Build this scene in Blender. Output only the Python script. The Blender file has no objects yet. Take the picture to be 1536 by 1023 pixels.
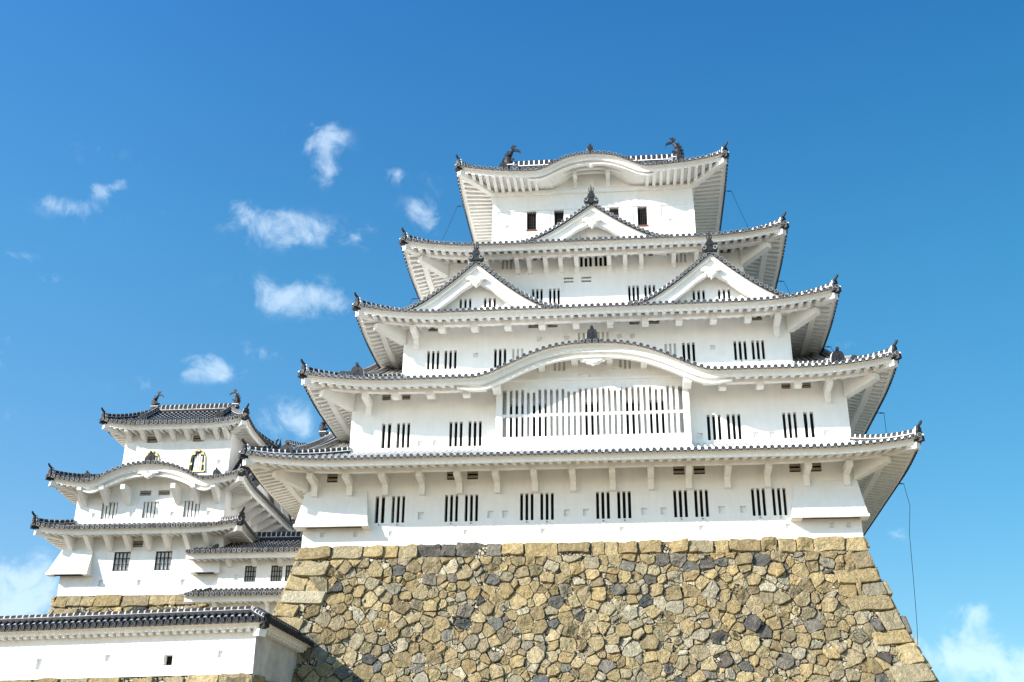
import bpy, math, random
from mathutils import Vector, Matrix
R = math.radians
rng = random.Random(7)
scene = bpy.context.scene
COL = scene.collection

# ---------------------------------------------------------------- camera
cam_d = bpy.data.cameras.new("camera")
cam = bpy.data.objects.new("camera", cam_d)
COL.objects.link(cam)
YAW, PIT, ROL = 0.1005154, 0.4199802, 0.0078399
F0 = Vector((-math.sin(YAW), math.cos(YAW), 0)); R0 = Vector((math.cos(YAW), math.sin(YAW), 0)); U0 = Vector((0, 0, 1))
Fw = F0*math.cos(PIT) + U0*math.sin(PIT); Up = U0*math.cos(PIT) - F0*math.sin(PIT)
Rt = R0*math.cos(ROL) + Up*math.sin(ROL); Up = Up*math.cos(ROL) - R0*math.sin(ROL)
cam.matrix_world = Matrix(((Rt.x, Up.x, -Fw.x, 1.4709), (Rt.y, Up.y, -Fw.y, -57.5214), (Rt.z, Up.z, -Fw.z, -14.8068), (0, 0, 0, 1)))
cam_d.sensor_width = 36.0
cam_d.lens = 1775.87/1536*36
cam_d.clip_start = 0.1
cam_d.clip_end = 20000
scene.camera = cam

# ---------------------------------------------------------------- light
SUN_AZ, SUN_EL = R(55.5), R(29.0)            # travels towards +x, +y and down
sdir = Vector((math.sin(SUN_AZ)*math.cos(SUN_EL), math.cos(SUN_AZ)*math.cos(SUN_EL), -math.sin(SUN_EL)))
sl = bpy.data.lights.new("sun", 'SUN'); sl.energy = 5.0; sl.angle = R(0.5); sl.color = (1.0, 0.95, 0.87)
so = bpy.data.objects.new("sun", sl); COL.objects.link(so)
so.rotation_euler = sdir.to_track_quat('-Z', 'Y').to_euler()
so.location = (-60, -40, 60)
scene.view_settings.view_transform = 'Standard'
scene.view_settings.look = 'None'
scene.view_settings.exposure = 1.0
scene.view_settings.gamma = 1.0

w = bpy.data.worlds.new("World"); scene.world = w; w.use_nodes = True
nt = w.node_tree; nt.nodes.clear()
def N(t, **k):
    n = nt.nodes.new(t)
    for a, b in k.items(): setattr(n, a, b)
    return n
def lk(a, b): nt.links.new(a, b)
def M2(op, a, b=None, c=None):
    n = N('ShaderNodeMath', operation=op)
    for i, v in enumerate((a, b, c)):
        if v is None: continue
        if isinstance(v, (int, float)): n.inputs[i].default_value = v
        else: lk(v, n.inputs[i])
    return n.outputs[0]
sky = N('ShaderNodeTexSky', sky_type='NISHITA'); sky.sun_disc = False
sky.sun_elevation = SUN_EL
sky.sun_rotation = math.atan2(-sdir.x, -sdir.y)   # towards the sun, clockwise from +y
sky.air_density = 1.0; sky.dust_density = 0.6; sky.ozone_density = 2.6
hs = N('ShaderNodeHueSaturation'); hs.inputs['Saturation'].default_value = 1.0; hs.inputs['Value'].default_value = 1.0
hs.inputs['Hue'].default_value = 0.5
lk(sky.outputs[0], hs.inputs['Color'])
tc = N('ShaderNodeTexCoord')
sx = N('ShaderNodeSeparateXYZ'); lk(tc.outputs['Generated'], sx.inputs[0])
AZ = M2('ARCTAN2', sx.outputs[0], sx.outputs[1]); EL = M2('ARCSINE', sx.outputs[2])
# clear-air tint of this sky by height, a little paler towards the sun
er = N('ShaderNodeValToRGB'); lk(M2('MULTIPLY', EL, 1/R(60)), er.inputs[0]); e_ = er.color_ramp.elements
e_[0].position = 0.12; e_[0].color = (.88, .88, .82, 1); e_[1].position = 0.72; e_[1].color = (.47, .94, 1.20, 1)
q_ = e_.new(0.45); q_.color = (.66, 1.05, 1.05, 1)
tn = N('ShaderNodeMix', data_type='RGBA', blend_type='MULTIPLY'); tn.inputs[0].default_value = 1
hs2 = N('ShaderNodeHueSaturation'); hs2.inputs['Saturation'].default_value = 1.22; hs2.inputs['Hue'].default_value = .492; lk(hs.outputs[0], hs2.inputs['Color'])
lk(hs2.outputs[0], tn.inputs[6]); lk(er.outputs[0], tn.inputs[7])
zr2 = N('ShaderNodeCombineColor'); fz = M2('MAXIMUM', M2('MINIMUM', M2('MULTIPLY', AZ, -1/R(28)), 1.0), -1.0)
for i_, k_ in enumerate((.26, .12, .14)): lk(M2('MAXIMUM', M2('MINIMUM', M2('ADD', M2('MULTIPLY', fz, k_), .88 if i_ < 2 else .9), 1.4), .6), zr2.inputs[i_])
tz = N('ShaderNodeMix', data_type='RGBA', blend_type='MULTIPLY'); tz.inputs[0].default_value = 1
lk(tn.outputs[2], tz.inputs[6]); lk(zr2.outputs[0], tz.inputs[7])
# extra brightness added to the unseen sunward half of the sky, lifting shaded walls
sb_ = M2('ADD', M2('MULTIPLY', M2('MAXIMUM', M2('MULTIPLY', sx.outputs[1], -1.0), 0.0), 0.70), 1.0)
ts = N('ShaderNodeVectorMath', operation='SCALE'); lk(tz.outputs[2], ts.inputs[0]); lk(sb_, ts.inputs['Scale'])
# cloud patches: azimuth, elevation, half width, half height (degrees), weight
CLOUDS = [(-28.66, 28.3, 1.66, 0.47, 0.9), (-27.84, 29.19, 0.51, 0.42, 0.9), (-26.94, 29.72, 0.39, 0.27, 0.8), (-16.65, 33.21, 1.18, 0.74, 1.0), (-16.21, 31.78, 0.8, 0.69, 0.8), (-18.85, 28.78, 1.69, 0.75, 1.05), (-17.05, 25.72, 2.37, 0.76, 1.25), (-21.52, 21.9, 1.37, 0.53, 1.05), (-31.1, 25.71, 1.02, 0.26, 0.95), (-29.59, 24.83, 0.61, 0.35, 0.8), (-11.95, 31.87, 1.04, 0.38, 0.85), (-10.69, 29.93, 1.03, 1.08, 0.75), (-17.33, 19.78, 1.39, 1.07, 0.8), (-30.83, 21.35, 0.52, 0.76, 0.9), (11.3, 22.97, 0.58, 0.43, 0.85), (-28.86, 11.49, 1.66, 1.69, 1.0), (-27.85, 10.43, 2.52, 1.12, 0.9), (15.53, 10.29, 0.72, 0.68, 0.9), (13.61, 9.05, 1.68, 0.68, 0.95), (15.69, 7.97, 3.2, 1.1, 1.25), (12.83, 14.23, 0.89, 0.36, 0.5), (-14.86, 28.89, 1.8, 0.7, 0.5), (-19.16, 22.96, 1.34, 0.5, 0.5), (-24.66, 28.66, 0.53, 0.27, 0.5), (-20.82, 29.57, 0.76, 0.43, 0.5), (-30.43, 18.5, 1.72, 0.41, 0.55), (-24.75, 20.79, 1.25, 0.43, 0.45), (-27.91, 30.79, 1.31, 0.53, 0.45)]
nz = N('ShaderNodeTexNoise'); nz.inputs['Scale'].default_value = 32; nz.inputs['Detail'].default_value = 9; nz.inputs['Roughness'].default_value = 0.6
nz.inputs['Distortion'].default_value = 0.35
lk(tc.outputs['Generated'], nz.inputs['Vector'])
acc = None
for a, e, ra, re, wt in CLOUDS:
    u = M2('MULTIPLY', M2('SUBTRACT', AZ, R(a)), .84/R(ra)); v = M2('MULTIPLY', M2('SUBTRACT', EL, R(e)), .84/R(re))
    g = M2('MULTIPLY', M2('EXPONENT', M2('MULTIPLY', M2('ADD', M2('MULTIPLY', u, u), M2('MULTIPLY', v, v)), -1.0)), wt)
    acc = g if acc is None else M2('ADD', acc, g)
if acc is not None:
    t = M2('ADD', M2('MULTIPLY', acc, 0.75), M2('MULTIPLY', M2('SUBTRACT', nz.outputs[0], 0.5), 3.6))
    t = M2('MULTIPLY', M2('SUBTRACT', t, 0.16), M2('MINIMUM', M2('MULTIPLY', acc, 2.2), 1.0))
    mr = N('ShaderNodeMapRange', interpolation_type='SMOOTHSTEP'); lk(t, mr.inputs[0])
    mr.inputs[1].default_value = 0.0; mr.inputs[2].default_value = 1.15; mr.inputs[3].default_value = 0; mr.inputs[4].default_value = 0.47
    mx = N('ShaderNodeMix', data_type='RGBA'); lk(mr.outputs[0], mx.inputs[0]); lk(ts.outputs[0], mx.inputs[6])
    mx.inputs[7].default_value = (5.0, 5.8, 6.4, 1)
    skyc = mx.outputs[2]
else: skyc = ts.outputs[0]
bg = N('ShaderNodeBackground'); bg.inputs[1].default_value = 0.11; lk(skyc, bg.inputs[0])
wo = N('ShaderNodeOutputWorld'); lk(bg.outputs[0], wo.inputs[0])

# ---------------------------------------------------------------- materials
def mat(name, col, rough=0.8, var=0.0, vscale=3.0, bump=0.0, bscale=20.0, col2=None, spec=0.3, metal=0.0, streak=0.0):
    m = bpy.data.materials.new(name); m.use_nodes = True
    t = m.node_tree; b = t.nodes['Principled BSDF']
    b.inputs['Base Color'].default_value = (*col, 1); b.inputs['Roughness'].default_value = rough
    b.inputs['Specular IOR Level'].default_value = spec; b.inputs['Metallic'].default_value = metal
    g = t.nodes.new('ShaderNodeNewGeometry')
    if var or col2:
        n = t.nodes.new('ShaderNodeTexNoise'); n.inputs['Scale'].default_value = vscale; n.inputs['Detail'].default_value = 6
        n.inputs['Roughness'].default_value = 0.65
        t.links.new(g.outputs['Position'], n.inputs['Vector'])
        r = t.nodes.new('ShaderNodeValToRGB'); c2 = col2 or tuple(c*(1-var) for c in col)
        r.color_ramp.elements[0].position = 0.33; r.color_ramp.elements[0].color = (*c2, 1)
        r.color_ramp.elements[1].position = 0.62; r.color_ramp.elements[1].color = (*col, 1)
        t.links.new(n.outputs[0], r.inputs[0]); t.links.new(r.outputs[0], b.inputs['Base Color'])
    if streak:
        mp = t.nodes.new('ShaderNodeMapping'); mp.inputs['Scale'].default_value = (2.6, 2.6, .22); t.links.new(g.outputs['Position'], mp.inputs[0])
        n = t.nodes.new('ShaderNodeTexNoise'); n.inputs['Scale'].default_value = 1.6; n.inputs['Detail'].default_value = 7; n.inputs['Roughness'].default_value = 0.7
        t.links.new(mp.outputs[0], n.inputs['Vector'])
        q = t.nodes.new('ShaderNodeMapRange'); q.inputs[1].default_value = .35; q.inputs[2].default_value = .62; q.inputs[3].default_value = 1-streak; q.inputs[4].default_value = 1
        t.links.new(n.outputs[0], q.inputs[0])
        v = t.nodes.new('ShaderNodeVectorMath'); v.operation = 'SCALE'; t.links.new(b.inputs['Base Color'].links[0].from_socket, v.inputs[0]); t.links.new(q.outputs[0], v.inputs['Scale'])
        t.links.new(v.outputs[0], b.inputs['Base Color'])
    if bump:
        n = t.nodes.new('ShaderNodeTexNoise'); n.inputs['Scale'].default_value = bscale; n.inputs['Detail'].default_value = 5
        t.links.new(g.outputs['Position'], n.inputs['Vector'])
        bp = t.nodes.new('ShaderNodeBump'); bp.inputs['Strength'].default_value = bump; bp.inputs['Distance'].default_value = 0.05
        t.links.new(n.outputs[0], bp.inputs['Height']); t.links.new(bp.outputs[0], b.inputs['Normal'])
    return m
PLASTER = mat("white_plaster", (0.85, 0.84, 0.805), 0.9, 0.05, 1.3, 0.12, 9, spec=0.15, streak=0.045)
PLASTER_OLD = mat("weathered_plaster", (0.83, 0.815, 0.775), 0.9, 0.10, 0.9, 0.2, 7, spec=0.15, streak=0.08)
GREY_PLASTER = mat("grey_plaster", (0.60, 0.58, 0.55), 0.9, 0.35, 0.8, 0.25, 6, spec=0.15)  # darker, blotchier plaster tone, for the return arm of the low wall
TILE = mat("roof_tile", (0.030, 0.031, 0.034), 0.55, 0.5, 5.0, 0.15, 30)
TILE_OLD = mat("old_roof_tile", (0.030, 0.0295, 0.030), 0.6, 0.5, 4.0, 0.15, 30, spec=0.15)
RIM = mat("tile_rim", (0.30, 0.30, 0.30), 0.6, 0.55, 4.0)
PAN = mat("plastered_pan_tile", (0.76, 0.75, 0.73), 0.85, 0.4, 2.0)
RIM_OLD = mat("old_tile_rim", (0.36, 0.36, 0.36), 0.6, 0.85, 2.6)
JOINT = mat("joint_plaster", (0.80, 0.79, 0.77), 0.85, 0.15, 5.0)
JOINT_OLD = mat("old_joint_plaster", (0.50, 0.49, 0.48), 0.85, 0.6, 5.0)
DARK = mat("dark_interior", (0.006, 0.006, 0.007), 0.9)
BRONZE = mat("ornament_tile", (0.020, 0.020, 0.022), 0.5, 0.5, 9.0, 0.3, 25)
WOOD = mat("dark_wood", (0.028, 0.022, 0.019), 0.7, 0.3, 6)
REDWOOD = mat("red_brown_wood", (0.16, 0.06, 0.035), 0.7, 0.3, 6)
SHUTTER = mat("shutter_plaster", (0.60, 0.57, 0.52), 0.85, 0.1, 4)
VENTWOOD = mat("vent_wood", (0.36, 0.30, 0.22), 0.8, 0.3, 8)
GOLD = mat("gilt_metal", (0.78, 0.60, 0.22), 0.35, 0.2, 9, metal=0.8)
BLACK = mat("black_metal", (0.012, 0.012, 0.014), 0.5)
def stone_mat():
    m = bpy.data.materials.new("rough_stone"); m.use_nodes = True
    t = m.node_tree; b = t.nodes['Principled BSDF']; b.inputs['Roughness'].default_value = 0.95; b.inputs['Specular IOR Level'].default_value = 0.1
    g = t.nodes.new('ShaderNodeNewGeometry')
    at = t.nodes.new('ShaderNodeAttribute'); at.attribute_name = 'stone_color'
    n1 = t.nodes.new('ShaderNodeTexNoise'); n1.inputs['Scale'].default_value = 4.5; n1.inputs['Detail'].default_value = 8; n1.inputs['Roughness'].default_value = 0.7
    t.links.new(g.outputs['Position'], n1.inputs['Vector'])
    mr = t.nodes.new('ShaderNodeMapRange'); mr.inputs[1].default_value = 0.3; mr.inputs[2].default_value = 0.7; mr.inputs[3].default_value = 0.62; mr.inputs[4].default_value = 1.4
    t.links.new(n1.outputs[0], mr.inputs[0])
    n2 = t.nodes.new('ShaderNodeTexNoise'); n2.inputs['Scale'].default_value = 26; n2.inputs['Detail'].default_value = 4
    t.links.new(g.outputs['Position'], n2.inputs['Vector'])
    mr2 = t.nodes.new('ShaderNodeMapRange'); mr2.inputs[1].default_value = 0.3; mr2.inputs[2].default_value = 0.65; mr2.inputs[3].default_value = 0.6; mr2.inputs[4].default_value = 1.15
    t.links.new(n2.outputs[0], mr2.inputs[0])
    mm = t.nodes.new('ShaderNodeMath'); mm.operation = 'MULTIPLY'; t.links.new(mr.outputs[0], mm.inputs[0]); t.links.new(mr2.outputs[0], mm.inputs[1])
    mx = t.nodes.new('ShaderNodeVectorMath'); mx.operation = 'SCALE'
    t.links.new(at.outputs['Color'], mx.inputs[0]); t.links.new(mm.outputs[0], mx.inputs['Scale'])
    n4 = t.nodes.new('ShaderNodeTexNoise'); n4.inputs['Scale'].default_value = 2.3; n4.inputs['Detail'].default_value = 9; n4.inputs['Roughness'].default_value = 0.75
    t.links.new(g.outputs['Position'], n4.inputs['Vector'])
    m4 = t.nodes.new('ShaderNodeMapRange'); m4.inputs[1].default_value = 0.48; m4.inputs[2].default_value = 0.66; m4.inputs[3].default_value = 0; m4.inputs[4].default_value = 0.5
    t.links.new(n4.outputs[0], m4.inputs[0])
    x4 = t.nodes.new('ShaderNodeMix'); x4.data_type = 'RGBA'; t.links.new(m4.outputs[0], x4.inputs[0]); t.links.new(mx.outputs[0], x4.inputs[6]); x4.inputs[7].default_value = (.23, .20, .14, 1)
    t.links.new(x4.outputs[2], b.inputs['Base Color'])
    n3 = t.nodes.new('ShaderNodeTexNoise'); n3.inputs['Scale'].default_value = 7; n3.inputs['Detail'].default_value = 8; n3.inputs['Roughness'].default_value = 0.7
    t.links.new(g.outputs['Position'], n3.inputs['Vector'])
    bp = t.nodes.new('ShaderNodeBump'); bp.inputs['Strength'].default_value = 0.9; bp.inputs['Distance'].default_value = 0.16
    t.links.new(n3.outputs[0], bp.inputs['Height']); t.links.new(bp.outputs[0], b.inputs['Normal'])
    return m
STONE = stone_mat()
def filler_mat():
    m = bpy.data.materials.new("stone_filler"); m.use_nodes = True
    t = m.node_tree; b = t.nodes['Principled BSDF']; b.inputs['Roughness'].default_value = 0.95; b.inputs['Specular IOR Level'].default_value = 0.1
    g = t.nodes.new('ShaderNodeNewGeometry')
    v = t.nodes.new('ShaderNodeTexVoronoi'); v.feature = 'DISTANCE_TO_EDGE'; v.inputs['Scale'].default_value = 5.5
    v2 = t.nodes.new('ShaderNodeTexVoronoi'); v2.inputs['Scale'].default_value = 5.5
    for q in (v, v2): t.links.new(g.outputs['Position'], q.inputs['Vector'])
    r2 = t.nodes.new('ShaderNodeValToRGB'); r2.color_ramp.elements[0].color = (0.20, 0.165, 0.11, 1); r2.color_ramp.elements[1].color = (0.44, 0.39, 0.29, 1)
    sp = t.nodes.new('ShaderNodeSeparateColor'); t.links.new(v2.outputs['Color'], sp.inputs[0]); t.links.new(sp.outputs[0], r2.inputs[0])
    r = t.nodes.new('ShaderNodeValToRGB'); r.color_ramp.elements[0].position = 0.03; r.color_ramp.elements[0].color = (0.02, 0.018, 0.014, 1)
    r.color_ramp.elements[1].position = 0.12; r.color_ramp.elements[1].color = (1, 1, 1, 1)
    t.links.new(v.outputs['Distance'], r.inputs[0])
    mx = t.nodes.new('ShaderNodeMix'); mx.data_type = 'RGBA'; mx.blend_type = 'MULTIPLY'; mx.inputs[0].default_value = 1
    t.links.new(r.outputs[0], mx.inputs[6]); t.links.new(r2.outputs[0], mx.inputs[7]); t.links.new(mx.outputs[2], b.inputs['Base Color'])
    bp = t.nodes.new('ShaderNodeBump'); bp.inputs['Strength'].default_value = 1; bp.inputs['Distance'].default_value = 0.08
    t.links.new(r.outputs[0], bp.inputs['Height']); t.links.new(bp.outputs[0], b.inputs['Normal'])
    return m
FILLER = filler_mat()
GRAVEL = mat("pale_gravel", (0.38, 0.30, 0.195), 0.95, 0.25, 0.6, 0.5, 30, spec=0.1)

# ---------------------------------------------------------------- mesh builder
class MB:
    def __init__(s): s.v = []; s.f = []; s.m = []; s.c = []; s.mats = []
    def mi(s, m):
        if m not in s.mats: s.mats.append(m)
        return s.mats.index(m)
    def face(s, pts, m, c=None):
        i = len(s.v); s.v.extend([tuple(p) for p in pts]); s.f.append(tuple(range(i, i+len(pts)))); s.m.append(s.mi(m)); s.c.append(c)
    def grid(s, rows, m, close=False, mf=None, c=None):      # rows of points -> quads (shared vertices)
        i0 = len(s.v); nr = len(rows); nc = len(rows[0])
        for r in rows: s.v.extend([tuple(p) for p in r])
        for r in range(nr-1):
            for k in range(nc if close else nc-1):
                k2 = (k+1) % nc
                s.f.append((i0+r*nc+k, i0+r*nc+k2, i0+(r+1)*nc+k2, i0+(r+1)*nc+k))
                s.m.append(s.mi(mf(r, k) if mf else m)); s.c.append(c)
        return i0
    def hexa(s, p, m, c=None):                                 # 8 corners: bottom 4, top 4
        for q in ((3, 2, 1, 0), (4, 5, 6, 7), (0, 1, 5, 4), (1, 2, 6, 5), (2, 3, 7, 6), (3, 0, 4, 7)): s.face([p[k] for k in q], m, c)
    def box(s, x0, x1, y0, y1, z0, z1, m):
        s.hexa([(x0, y0, z0), (x1, y0, z0), (x1, y1, z0), (x0, y1, z0), (x0, y0, z1), (x1, y0, z1), (x1, y1, z1), (x0, y1, z1)], m)
    def beam(s, a, b, wd, h, m, up=Vector((0, 0, 1))):         # bar from a to b, a/b at the centre of its top
        a = Vector(a); b = Vector(b); d = (b-a).normalized(); sd = d.cross(up)
        if sd.length < 1e-6: sd = Vector((1, 0, 0))
        sd = sd.normalized()*wd/2; dn = -sd.normalized().cross(d).normalized()*h
        if dn.dot(up) > 0: dn = -dn
        s.hexa([a-sd+dn, a+sd+dn, b+sd+dn, b-sd+dn, a-sd, a+sd, b+sd, b-sd], m)
    def prism(s, outline, fr, b0, b1, m, mside=None):          # outline [(a,z)] in frame fr(a,b,z)
        A = [fr(a, b0, z) for a, z in outline]; B = [fr(a, b1, z) for a, z in outline]
        s.face(A, m); s.face(B[::-1], m); n = len(A)
        for i in range(n): s.face([A[i], B[i], B[(i+1) % n], A[(i+1) % n]], mside or m)
    def tube(s, pts, rad, m, n=6, cap=True):
        pts = [Vector(p) for p in pts]; rows = []
        for i, p in enumerate(pts):
            d = (pts[min(i+1, len(pts)-1)]-pts[max(i-1, 0)]).normalized()
            u = d.cross(Vector((0, 0, 1))) if abs(d.z) < .95 else d.cross(Vector((0, 1, 0)))
            u.normalize(); v = u.cross(d); r = rad[i] if isinstance(rad, (list, tuple)) else rad
            rows.append([p+u*r*math.cos(2*math.pi*k/n)+v*r*math.sin(2*math.pi*k/n) for k in range(n)])
        s.grid(rows, m, True)
        if cap: s.face(rows[0][::-1], m); s.face(rows[-1], m)
    def build(s, name, parent=None, smooth=False, loc=None):
        me = bpy.data.meshes.new(name); me.from_pydata(s.v, [], s.f)
        for m in s.mats: me.materials.append(m)
        me.polygons.foreach_set('material_index', s.m)
        if smooth: me.polygons.foreach_set('use_smooth', [True]*len(s.f))
        if any(c is not None for c in s.c):
            at = me.color_attributes.new('stone_color', 'FLOAT_COLOR', 'CORNER'); buf = []
            for f, c in zip(s.f, s.c): buf.extend((*(c or (.3, .25, .15)), 1.0)*len(f))
            at.data.foreach_set('color', buf)
        me.update()
        return link(name, me, parent, loc)
def absloc(o):
    v = Vector((0, 0, 0))
    while o: v += o.location + o.matrix_parent_inverse.translation; o = o.parent
    return v
def link(name, me, parent=None, loc=None):
    o = bpy.data.objects.new(name, me); COL.objects.link(o)
    if loc: o.location = loc
    if parent:
        o.parent = parent; o.matrix_parent_inverse = Matrix.Translation(-absloc(parent))
    return o
def thing(name, loc, label, cat, group=None):
    o = bpy.data.objects.new(name, None); COL.objects.link(o); o.location = loc; o.empty_display_size = 0.5
    o['label'] = label; o['category'] = cat
    if group: o['group'] = group
    return o
def tag(o, label, cat, group=None):
    o['label'] = label; o['category'] = cat
    if group: o['group'] = group
    return o

# ---------------------------------------------------------------- ridges and ornaments
def resample(pts, step):
    pts = [Vector(p) for p in pts]; out = [pts[0].copy()]; acc = 0.0
    for a, b in zip(pts, pts[1:]):
        L = (b-a).length; t = step-acc
        while t <= L: out.append(a.lerp(b, t/L)); t += step
        acc = (acc+L) % step if L > 0 else acc
    if (out[-1]-pts[-1]).length > 0.02: out.append(pts[-1].copy())
    return out
def ridge_strip(mb, path, wd, h, tile, joint, step=0.3):
    P = resample(path, step); rows = []; kinds = []
    for i in range(len(P)-1):
        for f in (0.0, 0.78): rows.append(P[i].lerp(P[i+1], f)); kinds.append(0 if f == 0 else 1)
    rows.append(P[-1]); kinds.append(0); secs = []
    for i, p in enumerate(rows):
        d = rows[min(i+1, len(rows)-1)]-rows[max(i-1, 0)]; d.z = 0; d.normalize(); sd = Vector((d.y, -d.x, 0)); g = 1.0 if kinds[i] == 0 else 1.0
        prof = [(-.5, -.25), (-.5, .34), (-.46, .42), (-.42, .42), (-.42, .74), (-.22, 1), (.22, 1), (.42, .74), (.42, .42), (.46, .42), (.5, .34), (.5, -.25)]
        secs.append([p+sd*wd*a+Vector((0, 0, h*b)) for a, b in prof])
    mb.grid(secs, tile, False, lambda r, k: joint if (k in (1, 2, 8, 9) or (kinds[r] == 1 and k >= 3 and k <= 7)) else tile)
    mb.face(secs[0], tile); mb.face(secs[-1][::-1], tile)
def frame_at(p, nrm):                                          # fr(a,b,z): a sideways, b backwards from the outward normal
    p = Vector(p); n = Vector((nrm[0], nrm[1], 0)).normalized(); a_ = Vector((-n.y, n.x, 0))
    return lambda a, b, z: p + a_*a - n*b + Vector((0, 0, z))
def end_tile(name, p, nrm, sz, parent, tile=None, joint=None):  # bell-shaped ridge-end tile with a ball on top
    tile = tile or BRONZE; joint = joint or JOINT
    fr = frame_at(p, nrm); mb = MB()
    half = [(.62, 0), (.60, .10), (.46, .14), (.44, .62), (.38, .86), (.26, 1.0), (.0, 1.06)]
    out = [(a*sz, z*sz) for a, z in half]+[(-a*sz, z*sz) for a, z in half[-2::-1]]
    mb.prism(out, fr, -.06*sz, .2*sz, tile)
    big = [(a*1.10, z*1.06) for a, z in out]; mb.prism(big, fr, 0.2*sz+.002, .36*sz, joint)
    for s in (-1, 1):                                          # curling relief on the face
        mb.tube([fr(s*sz*(.10+.12*math.cos(t)), -.07*sz, sz*(.38+.13*math.sin(t))) for t in [k*.7 for k in range(9)]], .03*sz, tile, 5)
    mb.tube([fr(0, -.1*sz, sz*.72), fr(0, -.02*sz, sz*.72)], [.10*sz, .14*sz], tile, 8)
    mb.tube([fr(0, -.16*sz, sz*1.2), fr(0, .06*sz, sz*1.17), fr(0, .4*sz, sz*1.02)], [.13*sz]*3, tile, 8)
    return mb.build(name, parent)
def tip_ornament(mb, p, nrm, sz, tile, joint):                  # small corner ornament with an upturned tile
    fr = frame_at(p, nrm)
    half = [(.34, 0), (.40, .25), (.26, .45), (.28, .66), (.12, .78)]
    out = [(a*sz, z*sz) for a, z in half]+[(-a*sz, z*sz) for a, z in half[::-1]]
    mb.prism(out, fr, -.05*sz, .15*sz, tile); mb.prism([(a*1.15, z*1.05) for a, z in out], fr, .152*sz, .26*sz, joint)
    mb.tube([fr(0, .35*sz, .72*sz), fr(0, .0, .86*sz), fr(0, -.22*sz, 1.08*sz), fr(0, -.30*sz, 1.26*sz)], [.13*sz, .13*sz, .12*sz, .11*sz], tile, 8)
def finial(name, p, nrm, sz, parent, tile=None):                # tall gable-peak ornament with three spires
    tile = tile or BRONZE; fr = frame_at(p, nrm); mb = MB()
    half = [(.50, -.10), (.56, .10), (.40, .16), (.46, .34), (.30, .40), (.24, .66), (.14, .74)]
    out = [(a*sz, z*sz) for a, z in half]+[(-a*sz, z*sz) for a, z in half[::-1]]
    mb.prism(out, fr, -.1*sz, .2*sz, tile)
    for s in (-1, 1):
        mb.tube([fr(s*sz*(.38+.13*math.cos(t)), -.12*sz, sz*(.16+.13*math.sin(t))) for t in [k*.7 for k in range(9)]], .05*sz, RIM, 5)
        mb.tube([fr(s*.08*sz, .03*sz, .8*sz), fr(s*.17*sz, .03*sz, 1.0*sz), fr(s*.15*sz, .03*sz, 1.3*sz)], [.05*sz, .045*sz, .02*sz], tile, 5)
    mb.tube([fr(0, -.14*sz, .42*sz), fr(0, -.06*sz, .42*sz)], [.12*sz, .16*sz], tile, 8)
    mb.tube([fr(0, .05*sz, .6*sz), fr(0, .03*sz, .78*sz), fr(0, .03*sz, .92*sz), fr(0, .03*sz, 1.5*sz)], [.12*sz, .17*sz, .09*sz, .025*sz], tile, 7)
    return mb.build(name, parent)
def fish(name, p, side, h, parent):                             # roof-ridge fish: head down, tail up, side=+1 tail curls to +x
    p = Vector(p); mb = MB(); k = h/2.0
    def q(x, z, y=0): return p+Vector((side*x*k, y*k, z*k))
    spine = [(-.02, 0), (-.08, .25), (-.10, .5), (-.06, .8), (.02, 1.08), (.14, 1.32), (.27, 1.48)]
    rad = [.30, .36, .33, .27, .20, .14, .09]
    mb.tube([q(x, z) for x, z in spine], [r*k for r in rad], BRONZE, 10)
    fr = lambda a, b, z: q(a, z, b)
    for o_ in ([(.22, 1.36), (.42, 1.42), (.72, 1.34), (.86, 1.16), (.84, 1.40), (.66, 1.56), (.40, 1.60), (.24, 1.56)],
               [(.20, 1.45), (.34, 1.50), (.36, 1.72), (.52, 1.92), (.34, 1.90), (.24, 1.99), (.17, 1.80), (.05, 1.86), (.12, 1.62)]):
        mb.prism(o_, fr, -.06, .06, BRONZE)
    for x, z, r in ((-.42, .40, .2), (-.40, .72, .18), (-.28, 1.02, .16), (-.12, 1.28, .14)):   # back fins
        mb.prism([(x+.22, z-.12), (x-.14, z+.02), (x-.02, z+.07), (x-.10, z+.19), (x+.24, z+.14)], fr, -.04, .04, BRONZE)
    for yy in (-1, 1):                                          # pectoral fins
        mb.prism([(.10, .30), (.42, .48), (.36, .62), (.08, .56)], fr, yy*.26, yy*.33, BRONZE)
    mb.tube([q(.12, .12), q(.30, .06), q(.42, .10)], [.2*k, .16*k, .06*k], BRONZE, 8)
    mb.box(p.x-.34*k, p.x+.34*k, p.y-.36*k, p.y+.36*k, p.z-.35*k, p.z-.02*k, BRONZE); mb.box(p.x-.38*k, p.x+.38*k, p.y-.4*k, p.y+.4*k, p.z-.018*k, p.z+.04*k, JOINT)
    return mb.build(name, parent, smooth=False)

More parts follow.
